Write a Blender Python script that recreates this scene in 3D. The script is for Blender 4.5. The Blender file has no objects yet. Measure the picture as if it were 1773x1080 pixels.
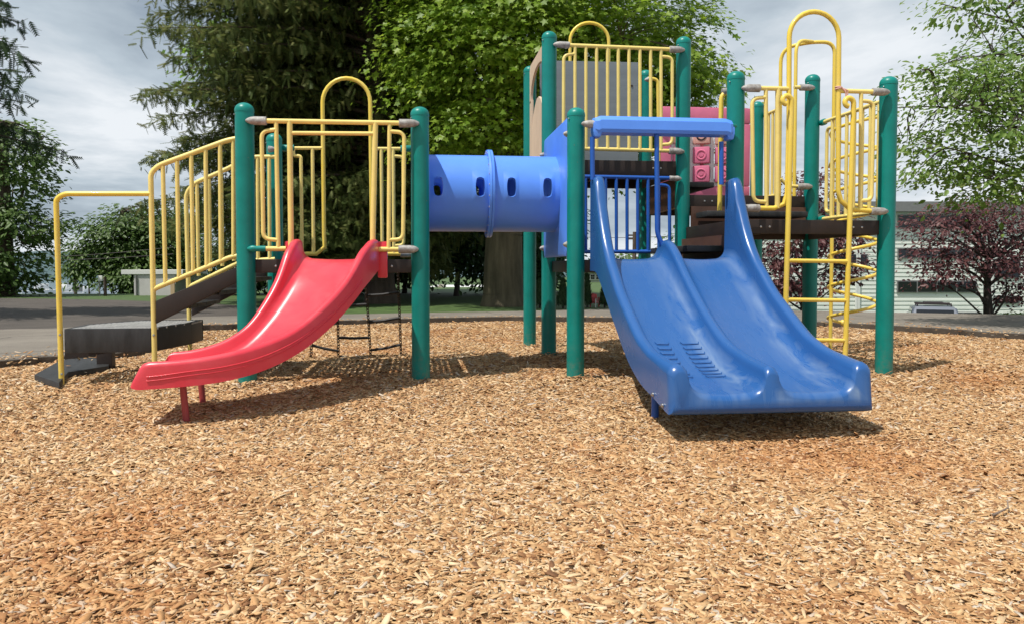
import bpy, bmesh, math, random
import numpy as np
from mathutils import Vector, Matrix
R = math.radians
random.seed(7)
sc = bpy.context.scene
COL = sc.collection

# ------------------------------------------------------------------ camera
F_PX, YAW, PIT = 1410.03, R(6.796), R(-2.1361)
CAM = np.array([-2.402, -5.9355, 0.8117])
cd = bpy.data.cameras.new('camera'); cam = bpy.data.objects.new('camera', cd); COL.objects.link(cam)
cam.location = CAM.tolist(); cam.rotation_euler = (R(90) + PIT, 0, -YAW)
cd.sensor_width = 36; cd.lens = F_PX * 36 / 1773; cd.shift_y = -23.2 / 1773
cd.clip_start = 0.05; cd.clip_end = 6000
sc.camera = cam
# ------------------------------------------------------------------ light
SUN = Vector((-1.0, -0.62, 2.45)).normalized()
EL = math.asin(SUN.z); ROT = math.atan2(SUN.x, SUN.y)
W = bpy.data.worlds.new('World'); sc.world = W; W.use_nodes = True
nt = W.node_tree; nt.nodes.clear(); N = nt.nodes.new; Lk = nt.links.new
out = N('ShaderNodeOutputWorld')
sky = N('ShaderNodeTexSky'); sky.sky_type = 'NISHITA'; sky.sun_disc = False
sky.sun_elevation = EL; sky.sun_rotation = ROT; sky.air_density = 1; sky.dust_density = 1
bg = N('ShaderNodeBackground'); bg.inputs[1].default_value = 0.09
Lk(sky.outputs[0], bg.inputs[0])
tc = N('ShaderNodeTexCoord')
sep = N('ShaderNodeSeparateXYZ'); Lk(tc.outputs['Generated'], sep.inputs[0])
zc = N('ShaderNodeMath'); zc.operation = 'MAXIMUM'; zc.inputs[1].default_value = 0.0; Lk(sep.outputs[2], zc.inputs[0])
za = N('ShaderNodeMath'); za.operation = 'ADD'; za.inputs[1].default_value = 0.16; Lk(zc.outputs[0], za.inputs[0])
dx = N('ShaderNodeMath'); dx.operation = 'DIVIDE'; Lk(sep.outputs[0], dx.inputs[0]); Lk(za.outputs[0], dx.inputs[1])
dy = N('ShaderNodeMath'); dy.operation = 'DIVIDE'; Lk(sep.outputs[1], dy.inputs[0]); Lk(za.outputs[0], dy.inputs[1])
cmb = N('ShaderNodeCombineXYZ'); Lk(dx.outputs[0], cmb.inputs[0]); Lk(dy.outputs[0], cmb.inputs[1])
cmb.inputs[2].default_value = 8.1
cn = N('ShaderNodeTexNoise'); cn.inputs['Scale'].default_value = 0.8; cn.inputs['Detail'].default_value = 7
cn.inputs['Roughness'].default_value = 0.57; cn.inputs['Distortion'].default_value = 0.25
Lk(cmb.outputs[0], cn.inputs['Vector'])
cr = N('ShaderNodeValToRGB'); e = cr.color_ramp.elements
e[0].position = 0.34; e[0].color = (0.28, 0.345, 0.42, 1)
e[1].position = 0.63; e[1].color = (0.86, 0.90, 0.94, 1)
m_ = cr.color_ramp.elements.new(0.49); m_.color = (0.52, 0.60, 0.67, 1)
Lk(cn.outputs[0], cr.inputs[0])
bc = N('ShaderNodeBackground'); bc.inputs[1].default_value = 1.02; Lk(cr.outputs[0], bc.inputs[0])
cov = N('ShaderNodeMapRange'); cov.inputs[1].default_value = 0.25; cov.inputs[2].default_value = 0.42
cov.inputs[3].default_value = 0.55; cov.inputs[4].default_value = 0.96; Lk(cn.outputs[0], cov.inputs[0])
mx = N('ShaderNodeMixShader'); Lk(cov.outputs[0], mx.inputs[0]); Lk(bg.outputs[0], mx.inputs[1]); Lk(bc.outputs[0], mx.inputs[2])
Lk(mx.outputs[0], out.inputs[0])
sd = bpy.data.lights.new('sun', 'SUN'); sd.energy = 5.0; sd.angle = R(0.53); sd.color = (1, 0.95, 0.87)
so = bpy.data.objects.new('sun', sd); COL.objects.link(so); so.rotation_euler = SUN.to_track_quat('Z', 'Y').to_euler()
so.location = (-20, -12, 40)
vs = sc.view_settings; vs.view_transform = 'Standard'; vs.look = 'None'; vs.exposure = 0.0; vs.gamma = 1
sc.cycles.max_bounces = 6; sc.cycles.diffuse_bounces = 3; sc.cycles.transparent_max_bounces = 6

# ------------------------------------------------------------------ measuring helpers (photo pixel -> point on a real plane)
_fw = np.array([math.sin(YAW) * math.cos(PIT), math.cos(YAW) * math.cos(PIT), math.sin(PIT)])
_rt = np.array([math.cos(YAW), -math.sin(YAW), 0.0]); _up = np.cross(_rt, _fw)
def ray(x, y): return _fw + (x - 886.5) / F_PX * _rt - (y - 516.8) / F_PX * _up
def on(x, y, ax, v):
    d = ray(x, y); return Vector((CAM + (v - CAM[ax]) / d[ax] * d).tolist())
def Yp(Y, *pts): return [on(x, y, 1, Y) for x, y in pts]
def Xp(X, *pts): return [on(x, y, 0, X) for x, y in pts]
def gp(x, y, z=0.0): return on(x, y, 2, z)
def dep(x, y, Z): return Vector((CAM + ray(x, y) * Z).tolist())
def LZ(x, y):       # world x, y -> lateral, depth seen from the photographer
    d0, d1 = x - CAM[0], y - CAM[1]
    return d0 * math.cos(YAW) - d1 * math.sin(YAW), d0 * math.sin(YAW) + d1 * math.cos(YAW)
def WP(L, Z): return (CAM[0] + L * math.cos(YAW) + Z * math.sin(YAW), CAM[1] - L * math.sin(YAW) + Z * math.cos(YAW))
def sst(a, b, v):
    t = min(1, max(0, (v - a) / (b - a))); return t * t * (3 - 2 * t)
def terrain_z(x, y):
    L, Z = LZ(x, y); q = L / max(Z, 1.0)
    wl = 1 - sst(-0.42, -0.27, q); wr = sst(0.22, 0.36, q)
    z = -11.5 * wl * sst(24.5, 90, Z) - 2.4 * wr * min(1, max(0, (Z - 14.0) / 11))
    return z + (-14 - z) * sst(70, 170, Z)

# ------------------------------------------------------------------ materials
def mat(name, col, rough=0.5, var=0.0, vscale=8.0, metal=0.0, bump=0.0, bscale=60.0, spec=0.5, col2=None, coat=0.0, island=0.0, stretch=None):
    m = bpy.data.materials.new(name); m.use_nodes = True
    t = m.node_tree; p = t.nodes['Principled BSDF']
    p.inputs['Base Color'].default_value = (*col, 1); p.inputs['Roughness'].default_value = rough
    p.inputs['Metallic'].default_value = metal; p.inputs['Specular IOR Level'].default_value = spec
    p.inputs['Coat Weight'].default_value = coat
    co = t.nodes.new('ShaderNodeTexCoord'); vec = co.outputs['Object']
    if stretch:
        mp = t.nodes.new('ShaderNodeMapping'); mp.inputs['Scale'].default_value = stretch
        t.links.new(vec, mp.inputs[0]); vec = mp.outputs[0]
    if var or col2:
        n = t.nodes.new('ShaderNodeTexNoise'); n.inputs['Scale'].default_value = vscale; n.inputs['Detail'].default_value = 6
        n.inputs['Roughness'].default_value = 0.65
        t.links.new(vec, n.inputs['Vector'])
        r = t.nodes.new('ShaderNodeValToRGB')
        r.color_ramp.elements[0].position = 0.32; r.color_ramp.elements[1].position = 0.68
        c2 = col2 or [min(1, c * (1 + var)) for c in col]
        c1 = col if col2 else [c * (1 - var) for c in col]
        r.color_ramp.elements[0].color = (*c1, 1); r.color_ramp.elements[1].color = (*c2, 1)
        t.links.new(n.outputs[0], r.inputs[0]); t.links.new(r.outputs[0], p.inputs['Base Color'])
        rr = t.nodes.new('ShaderNodeMapRange'); rr.inputs[3].default_value = max(0.05, rough - 0.1); rr.inputs[4].default_value = min(1, rough + 0.12)
        t.links.new(n.outputs[0], rr.inputs[0]); t.links.new(rr.outputs[0], p.inputs['Roughness'])
    if bump:
        n2 = t.nodes.new('ShaderNodeTexNoise'); n2.inputs['Scale'].default_value = bscale; n2.inputs['Detail'].default_value = 4
        t.links.new(vec, n2.inputs['Vector'])
        b = t.nodes.new('ShaderNodeBump'); b.inputs['Strength'].default_value = bump; b.inputs['Distance'].default_value = 0.01
        t.links.new(n2.outputs[0], b.inputs['Height']); t.links.new(b.outputs[0], p.inputs['Normal'])
    return m

def leafmat(name, cols, trans=0.35, rough=0.45):
    m = bpy.data.materials.new(name); m.use_nodes = True
    t = m.node_tree; p = t.nodes['Principled BSDF']; o = t.nodes['Material Output']
    g = t.nodes.new('ShaderNodeNewGeometry')
    r = t.nodes.new('ShaderNodeValToRGB'); el = r.color_ramp.elements
    el[0].position = 0; el[0].color = (*cols[0], 1); el[1].position = 1; el[1].color = (*cols[-1], 1)
    for i, c in enumerate(cols[1:-1]):
        k = el.new((i + 1) / (len(cols) - 1)); k.color = (*c, 1)
    t.links.new(g.outputs['Random Per Island'], r.inputs[0])
    t.links.new(r.outputs[0], p.inputs['Base Color']); p.inputs['Roughness'].default_value = rough
    p.inputs['Specular IOR Level'].default_value = 0.12 if rough > .5 else 0.32
    tr = t.nodes.new('ShaderNodeBsdfTranslucent')
    hs = t.nodes.new('ShaderNodeHueSaturation'); hs.inputs['Value'].default_value = 1.5; hs.inputs['Hue'].default_value = 0.485
    t.links.new(r.outputs[0], hs.inputs['Color']); t.links.new(hs.outputs[0], tr.inputs[0])
    ms = t.nodes.new('ShaderNodeMixShader'); ms.inputs[0].default_value = trans
    t.links.new(p.outputs[0], ms.inputs[1]); t.links.new(tr.outputs[0], ms.inputs[2]); t.links.new(ms.outputs[0], o.inputs[0])
    return m

M = {}
M['green'] = mat('green powder coat', (0.0022, 0.205, 0.175), 0.36, var=0.14, vscale=5, bump=0.02, bscale=180, spec=.36)
def dirty(m, z0, z1, amt, col):
    t = m.node_tree; p = t.nodes['Principled BSDF']; src = p.inputs['Base Color'].links[0].from_socket
    co = t.nodes.new('ShaderNodeTexCoord'); sp = t.nodes.new('ShaderNodeSeparateXYZ'); t.links.new(co.outputs['Object'], sp.inputs[0])
    mr = t.nodes.new('ShaderNodeMapRange'); mr.inputs[1].default_value = z0; mr.inputs[2].default_value = z1; mr.inputs[3].default_value = amt; mr.inputs[4].default_value = 0; t.links.new(sp.outputs[2], mr.inputs[0])
    n = t.nodes.new('ShaderNodeTexNoise'); n.inputs['Scale'].default_value = 28; n.inputs['Detail'].default_value = 7; n.inputs['Roughness'].default_value = .7; t.links.new(co.outputs['Object'], n.inputs[0])
    r = t.nodes.new('ShaderNodeMapRange'); r.inputs[1].default_value = .46; r.inputs[2].default_value = .66; t.links.new(n.outputs[0], r.inputs[0])
    mu = t.nodes.new('ShaderNodeMath'); mu.operation = 'MULTIPLY'; t.links.new(mr.outputs[0], mu.inputs[0]); t.links.new(r.outputs[0], mu.inputs[1])
    # sparse pale nicks
    n2 = t.nodes.new('ShaderNodeTexNoise'); n2.inputs['Scale'].default_value = 75; n2.inputs['Detail'].default_value = 2; t.links.new(co.outputs['Object'], n2.inputs[0])
    r2 = t.nodes.new('ShaderNodeMapRange'); r2.inputs[1].default_value = .735; r2.inputs[2].default_value = .76; r2.inputs[4].default_value = .6; t.links.new(n2.outputs[0], r2.inputs[0])
    mx_ = t.nodes.new('ShaderNodeMath'); mx_.operation = 'MAXIMUM'; t.links.new(mu.outputs[0], mx_.inputs[0]); t.links.new(r2.outputs[0], mx_.inputs[1])
    mi = t.nodes.new('ShaderNodeMix'); mi.data_type = 'RGBA'; mi.inputs[7].default_value = (*col, 1); t.links.new(mx_.outputs[0], mi.inputs[0]); t.links.new(src, mi.inputs[6]); t.links.new(mi.outputs[2], p.inputs['Base Color'])
dirty(M['green'], 0.0, 0.30, .42, (.20, .15, .09))
M['yellow'] = mat('pale yellow coat', (0.80, 0.635, 0.20), 0.38, var=0.08, vscale=6, spec=.4)
M['bright_yellow'] = mat('bright yellow coat', (0.80, 0.58, 0.05), 0.36, col2=(0.80, 0.60, 0.13), vscale=3, coat=0.1)
dirty(M['yellow'], -2, -1, .0, (.45, .36, .25)); dirty(M['bright_yellow'], 0.0, 1.2, .35, (.42, .33, .20))
M['alu'] = mat('cast clamp metal', (0.20, 0.175, 0.155), 0.55, col2=(0.44, 0.44, 0.43), vscale=34, metal=0.1, bump=0.08, bscale=120)
M['brown'] = mat('brown coated steel', (0.020, 0.011, 0.008), 0.55, var=0.3, vscale=9, bump=0.05, bscale=120)
M['light_brown'] = mat('brown riser plastic', (0.095, 0.045, 0.030), 0.5, var=0.2, vscale=7)
M['black'] = mat('worn dark tread', (0.012, 0.012, 0.0125), 0.55, col2=(0.036, 0.037, 0.039), vscale=7, bump=0.08, bscale=90, stretch=(2, 2, .5))
M['grate'] = mat('worn grating', (0.48, 0.48, 0.47), 0.5, var=0.3, vscale=15)
M['sky_blue'] = mat('bright blue plastic', (0.095, 0.27, 0.84), 0.36, var=0.05, vscale=3, bump=0.015, bscale=200)
M['rod_blue'] = mat('blue coated tube', (0.013, 0.095, 0.42), 0.35, var=0.08)
M['red_leg'] = mat('dull red coat', (0.34, 0.045, 0.045), 0.45, var=0.15)
M['tan'] = mat('cream plastic board', (0.66, 0.50, 0.37), 0.5, var=0.06, vscale=3)
M['grey_board'] = mat('grey painted plywood', (0.185, 0.212, 0.235), 0.6, var=0.12, vscale=2, bump=0.12, bscale=25, stretch=(.3, 1, 5))
M['pink'] = mat('pink plastic', (0.66, 0.165, 0.285), 0.42, var=0.08)
M['pale_pink'] = mat('faded pink plastic', (0.70, 0.38, 0.33), 0.45, var=0.06)
M['white'] = mat('white plastic', (0.76, 0.74, 0.76), 0.5, var=0.06)
M['dark'] = mat('dark ink', (0.03, 0.02, 0.022), 0.6)
M['steel'] = mat('zinc bolt', (0.45, 0.45, 0.45), 0.35, metal=0.9)
M['chain'] = mat('rusty dark chain', (0.035, 0.026, 0.02), 0.55, col2=(0.10, 0.075, 0.055), vscale=60, metal=0.5)
M['rubber'] = mat('black rubber rung', (0.018, 0.016, 0.016), 0.6, var=.3)

def slide_mat(name, col, pale, axis_scale, amt, rough):
    m = bpy.data.materials.new(name); m.use_nodes = True
    t = m.node_tree; p = t.nodes['Principled BSDF']
    co = t.nodes.new('ShaderNodeTexCoord')
    mp = t.nodes.new('ShaderNodeMapping'); mp.inputs['Scale'].default_value = axis_scale; t.links.new(co.outputs['Object'], mp.inputs[0])
    n = t.nodes.new('ShaderNodeTexNoise'); n.inputs['Scale'].default_value = 1; n.inputs['Detail'].default_value = 8; n.inputs['Roughness'].default_value = 0.6
    n.inputs['Distortion'].default_value = 0.6
    t.links.new(mp.outputs[0], n.inputs[0])
    r = t.nodes.new('ShaderNodeValToRGB'); r.color_ramp.elements[0].position = 0.40; r.color_ramp.elements[1].position = 0.80
    r.color_ramp.elements[0].color = (0, 0, 0, 1); r.color_ramp.elements[1].color = (1, 1, 1, 1)
    t.links.new(n.outputs[0], r.inputs[0])
    at = t.nodes.new('ShaderNodeAttribute'); at.attribute_name = 'wear'
    mu = t.nodes.new('ShaderNodeMath'); mu.operation = 'MULTIPLY'; t.links.new(r.outputs[0], mu.inputs[0]); t.links.new(at.outputs['Fac'], mu.inputs[1])
    mu2 = t.nodes.new('ShaderNodeMath'); mu2.operation = 'MULTIPLY'; mu2.inputs[1].default_value = amt; mu2.use_clamp = True; t.links.new(mu.outputs[0], mu2.inputs[0])
    mix = t.nodes.new('ShaderNodeMix'); mix.data_type = 'RGBA'; mix.inputs[6].default_value = (*col, 1); mix.inputs[7].default_value = (*pale, 1)
    t.links.new(mu2.outputs[0], mix.inputs[0]); t.links.new(mix.outputs[2], p.inputs['Base Color'])
    mr = t.nodes.new('ShaderNodeMapRange'); mr.inputs[3].default_value = rough; mr.inputs[4].default_value = rough + .3; t.links.new(mu2.outputs[0], mr.inputs[0])
    t.links.new(mr.outputs[0], p.inputs['Roughness'])
    n3 = t.nodes.new('ShaderNodeTexNoise'); n3.inputs['Scale'].default_value = 5; t.links.new(co.outputs['Object'], n3.inputs[0])
    b = t.nodes.new('ShaderNodeBump'); b.inputs['Strength'].default_value = 0.07; b.inputs['Distance'].default_value = 0.05
    t.links.new(n3.outputs[0], b.inputs['Height']); t.links.new(b.outputs[0], p.inputs['Normal'])
    return m
M['blue_slide'] = slide_mat('blue slide plastic', (0.021, 0.098, 0.305), (0.27, 0.355, 0.45), (11, 2.6, 2.6), 0.9, 0.27)
M['red_slide'] = slide_mat('red slide plastic', (0.68, 0.040, 0.066), (0.74, 0.21, 0.22), (4, 4, 4), 0.55, 0.30)

# ------------------------------------------------------------------ mesh builder
def fillet(pts, r, n=6):
    pts = [Vector(p) for p in pts]; o = [pts[0]]
    for i in range(1, len(pts) - 1):
        a, b, c = pts[i - 1], pts[i], pts[i + 1]
        d1, d2 = (a - b), (c - b); k = min(r, d1.length * .49, d2.length * .49)
        p1, p2 = b + d1.normalized() * k, b + d2.normalized() * k
        for j in range(n + 1):
            t = j / n; o.append(p1 * (1 - t) ** 2 + b * 2 * t * (1 - t) + p2 * t * t)
    o.append(pts[-1]); return o
class MB:
    def __init__(s): s.v = []; s.f = []; s.col = {}
    def tube(s, pts, r, seg=10, fil=0, cap=True, r2=None):
        pts = fillet(pts, fil) if fil else [Vector(p) for p in pts]
        q = [pts[0]]
        for p in pts[1:]:
            if (p - q[-1]).length > 1e-5: q.append(p)
        pts = q; n = len(pts); base = len(s.v)
        if n < 2: return
        T = [(pts[min(i + 1, n - 1)] - pts[max(i - 1, 0)]).normalized() for i in range(n)]
        u = T[0].orthogonal().normalized()
        for i in range(n):
            if i:
                u = (u - T[i] * u.dot(T[i]));  u = u.normalized() if u.length > 1e-6 else T[i].orthogonal().normalized()
            w = T[i].cross(u)
            rr = r if r2 is None else r + (r2 - r) * i / (n - 1)
            for k in range(seg):
                a = 2 * math.pi * k / seg; s.v.append(pts[i] + (u * math.cos(a) + w * math.sin(a)) * rr)
        for i in range(n - 1):
            for k in range(seg):
                a, b = base + i * seg + k, base + i * seg + (k + 1) % seg
                s.f.append((a, b, b + seg, a + seg))
        if cap:
            s.f.append(tuple(base + k for k in reversed(range(seg)))); s.f.append(tuple(base + (n - 1) * seg + k for k in range(seg)))
    def lathe(s, a, b, prof, seg=20):
        # profile [(t along a->b in metres, radius)]
        a = Vector(a); d = (Vector(b) - a).normalized(); u = d.orthogonal().normalized(); w = d.cross(u); base = len(s.v)
        for t, r in prof:
            for k in range(seg):
                an = 2 * math.pi * k / seg; s.v.append(a + d * t + (u * math.cos(an) + w * math.sin(an)) * max(r, 1e-4))
        for i in range(len(prof) - 1):
            for k in range(seg):
                x, y = base + i * seg + k, base + i * seg + (k + 1) % seg
                s.f.append((x, y, y + seg, x + seg))
        s.f.append(tuple(base + k for k in reversed(range(seg)))); s.f.append(tuple(base + (len(prof) - 1) * seg + k for k in range(seg)))
    def box(s, x0, x1, y0, y1, z0, z1, bev=0.0, mtx=None):
        bm = bmesh.new(); bmesh.ops.create_cube(bm, size=1)
        for v in bm.verts: v.co = Vector(((x0 + x1) / 2 + v.co.x * (x1 - x0), (y0 + y1) / 2 + v.co.y * (y1 - y0), (z0 + z1) / 2 + v.co.z * (z1 - z0)))
        if bev: bmesh.ops.bevel(bm, geom=list(bm.edges), offset=bev, segments=2, affect='EDGES', profile=0.6)
        s.add_bm(bm, mtx)
    def add_bm(s, bm, mtx=None):
        base = len(s.v); bm.verts.index_update()
        for v in bm.verts: s.v.append(mtx @ v.co if mtx else v.co.copy())
        for f in bm.faces: s.f.append(tuple(base + v.index for v in f.verts))
        bm.free()
    def prism(s, poly, vec, bev=0.0):
        bm = bmesh.new(); vs_ = [bm.verts.new(Vector(p)) for p in poly]; f = bm.faces.new(vs_)
        r = bmesh.ops.extrude_face_region(bm, geom=[f]); vv = [g for g in r['geom'] if isinstance(g, bmesh.types.BMVert)]
        bmesh.ops.translate(bm, verts=vv, vec=Vector(vec)); bmesh.ops.recalc_face_normals(bm, faces=bm.faces)
        if bev: bmesh.ops.bevel(bm, geom=list(bm.edges), offset=bev, segments=2, affect='EDGES', profile=0.6)
        s.add_bm(bm)
    def ring(s, c, nrm, R0, r, seg=32, k=8):
        c = Vector(c); nrm = Vector(nrm).normalized(); u = nrm.orthogonal().normalized(); w = nrm.cross(u)
        pts = [c + (u * math.cos(2 * math.pi * i / seg) + w * math.sin(2 * math.pi * i / seg)) * R0 for i in range(seg + 1)]
        s.tube(pts, r, k, cap=False)
    def quad(s, a, b, c, d):
        i = len(s.v); s.v += [Vector(a), Vector(b), Vector(c), Vector(d)]; s.f.append((i, i + 1, i + 2, i + 3))
    def build(s, name, m, parent=None, smooth=True, angle=40):
        me = bpy.data.meshes.new(name); me.from_pydata([tuple(v) for v in s.v], [], s.f); me.validate()
        if smooth: me.shade_smooth(); me.set_sharp_from_angle(angle=R(angle))
        me.materials.append(m)
        o = bpy.data.objects.new(name, me); COL.objects.link(o)
        if parent:
            o.parent = parent
            o.matrix_parent_inverse = wmat(parent).inverted()
        return o
def wmat(o):
    w = Matrix.Translation(o.location)
    return wmat(o.parent) @ o.matrix_parent_inverse @ w if o.parent else w
def thing(name, label, cat, loc=(0, 0, 0), group=None):
    o = bpy.data.objects.new(name, None); COL.objects.link(o); o.location = loc; o.empty_display_size = .2
    return tag(o, label, cat, group)
def tag(o, label, cat, group=None):
    o['label'] = label; o['category'] = cat
    if group: o['group'] = group
    return o
def kind(o, k, label=None):
    o['kind'] = k
    if label: o['label'] = label
    return o
def fast_mesh(name, verts, faces, m, parent=None, smooth=False, loc=None):
    # verts (n,3), faces (f,k) of equal size
    me = bpy.data.meshes.new(name); nv = len(verts); nf, k = faces.shape
    me.vertices.add(nv); me.vertices.foreach_set('co', np.asarray(verts, np.float32).ravel())
    me.loops.add(nf * k); me.loops.foreach_set('vertex_index', faces.astype(np.int32).ravel())
    me.polygons.add(nf); me.polygons.foreach_set('loop_start', np.arange(0, nf * k, k, dtype=np.int32))
    try: me.polygons.foreach_set('loop_total', np.full(nf, k, dtype=np.int32))
    except Exception: pass
    me.update(calc_edges=True); me.validate()
    if smooth: me.shade_smooth()
    me.materials.append(m)
    o = bpy.data.objects.new(name, me); COL.objects.link(o)
    if parent:
        o.parent = parent; o.matrix_parent_inverse = wmat(parent).inverted()
    return o

# ================================================================== SETTING
POST_XY = [(px_, py_) for px_ in (-3.584, -2.362, -1.22, 0.0, 1.224) for py_ in (0.0, 1.216)] + [(-1.22, 2.428), (0.0, 2.428), (1.224, 2.428)]
def gz(x, y):      # chip surface height
    z = -0.012 - 0.05 * sst(-0.2, -1.6, y) if y < -0.2 else -0.012
    z += 0.05 * math.exp(-((x + 1.2) ** 2 + (y - 1.4) ** 2) / 0.35)
    z -= 0.05 * math.exp(-((x + 0.35) ** 2 / .5 + (y + 2.15) ** 2 / 0.12))
    z += 0.012 * math.sin(x * 1.7 + y * 0.9) * math.sin(y * 1.3 - x * .6) + 0.008 * math.sin(3.1 * x + 1) * math.sin(2.7 * y)
    if -4 < x < 1.7 and -.5 < y < 3:
        z += sum(.026 * math.exp(-((x - a) ** 2 + (y - b_) ** 2) / .016) * (1 + .5 * math.sin(5 * a + 9 * x)) for a, b_ in POST_XY)
    return z
KERB = 0.035
inner_px = [(0, 628), (60, 622), (193, 615), (250, 603), (333, 568), (400, 564), (500, 560), (640, 556), (745, 553), (860, 551), (960, 551),
            (1050, 552), (1200, 554), (1400, 559), (1560, 567), (1660, 573), (1773, 581)]
pit = [gp(x, y, KERB) for x, y in inner_px]
back = [WP(*q) for q in [(9.3, 7.0), (10.2, 3.5), (9.5, 0), (7, -3.5), (2, -5.5), (-3, -5), (-6.0, -2), (-6.6, 2), (-5.9, 5.0)]]
pit = [(p.x, p.y) for p in pit] + back
def smooth_poly(P, n=6):
    o = []; k = len(P)
    for i in range(k):
        p0, p1, p2, p3 = [np.array(P[(i + j - 1) % k][:2]) for j in range(4)]
        for j in range(n):
            t = j / n
            o.append(.5 * (2 * p1 + (p2 - p0) * t + (2 * p0 - 5 * p1 + 4 * p2 - p3) * t * t + (3 * p1 - p0 - 3 * p2 + p3) * t ** 3))
    return np.array(o)
PIT_P = smooth_poly(pit)
def inside(poly, x, y):
    x = np.asarray(x); y = np.asarray(y); r = np.zeros(x.shape, bool); n = len(poly)
    for i in range(n):
        x1, y1 = poly[i]; x2, y2 = poly[(i + 1) % n]
        if y1 == y2: continue
        c = ((y1 > y) != (y2 > y)) & (x < (x2 - x1) * (y - y1) / (y2 - y1) + x1); r ^= c
    return r
# terrain (grass) in rings of growing cells round the photographer
M['grass'] = mat('park grass', (0.030, 0.062, 0.012), 0.8, col2=(0.075, 0.13, 0.028), vscale=3.0, bump=0.6, bscale=40)
vt = []; Zs = list(np.arange(-9, 30, 0.6)) + list(np.arange(30, 80, 2.5)) + list(np.arange(80, 200, 10)) + [230, 300, 400, 600]
Ls = np.linspace(-1, 1, 91)
for Z in Zs:
    wdt = max(16, abs(Z) * 1.6 + 8)
    for l in Ls: vt.append((*WP(l * wdt, Z), 0))
vt = np.array(vt); ins = inside(PIT_P, vt[:, 0], vt[:, 1])
for i in range(len(vt)): vt[i, 2] = terrain_z(vt[i, 0], vt[i, 1]) - (0.3 if ins[i] else 0)
nl = len(Ls)
ff = np.array([(i * nl + j, i * nl + j + 1, (i + 1) * nl + j + 1, (i + 1) * nl + j) for i in range(len(Zs) - 1) for j in range(nl - 1)])
kind(fast_mesh('ground', vt, ff, M['grass'], smooth=True), 'structure')
# water, far hills
def water_mat():
    m = mat('lake water', (0.10, 0.15, 0.19), 0.12, bump=0.35, bscale=0.6)
    return m
wx = [WP(-2500, 60), WP(2500, 60), WP(2500, 3200), WP(-2500, 3200)]
b = MB(); b.quad(*[(x, y, -12.0) for x, y in wx]); kind(b.build('water', water_mat(), smooth=False), 'structure')
M['hill'] = mat('haze-tinted wooded hill', (0.035, 0.075, 0.085), 0.9, col2=(0.075, 0.12, 0.125), vscale=0.02, bump=1.0, bscale=0.03)  # bluish distance haze is mixed into the forest colour
hv = []; hn = 90
for i in range(hn + 1):
    L = -1300 + 2600 * i / hn
    h = 26 + 9 * math.sin(i * .37) + 6 * math.sin(i * .91 + 1) + 4 * math.sin(i * 2.3) - 20 * sst(.36, .66, i / hn)
    for k, (dz, zz) in enumerate([(0, -13), (40, -6), (160, -12 + h * .75), (300, -12 + h), (520, -13)]):
        hv.append((*WP(L, 960 + dz), zz))
hf = np.array([(i * 5 + j, (i + 1) * 5 + j, (i + 1) * 5 + j + 1, i * 5 + j + 1) for i in range(hn) for j in range(4)])
kind(fast_mesh('hill', np.array(hv), hf, M['hill'], smooth=True), 'structure')

def sheet(name, poly, z, m, inner=None, thick=0.0):
    bm = bmesh.new(); ed = []
    def loop(P):
        vs_ = [bm.verts.new((x, y, z)) for x, y in P]
        for i in range(len(vs_)): ed.append(bm.edges.new((vs_[i], vs_[(i + 1) % len(vs_)])))
        return vs_
    loop(poly); inn = loop(inner) if inner is not None else None
    bmesh.ops.triangle_fill(bm, use_beauty=True, edges=ed)
    if thick and inn:
        lo = [bm.verts.new((v.co.x, v.co.y, z - thick)) for v in inn]
        for i in range(len(inn)): j = (i + 1) % len(inn); bm.faces.new((inn[i], inn[j], lo[j], lo[i]))
    bmesh.ops.recalc_face_normals(bm, faces=bm.faces)
    for f in bm.faces:
        if abs(f.normal.z) > .5 and f.normal.z < 0: f.normal_flip()
    me = bpy.data.meshes.new(name); bm.to_mesh(me); bm.free(); me.materials.append(m)
    o = bpy.data.objects.new(name, me); COL.objects.link(o); return kind(o, 'structure')
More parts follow.
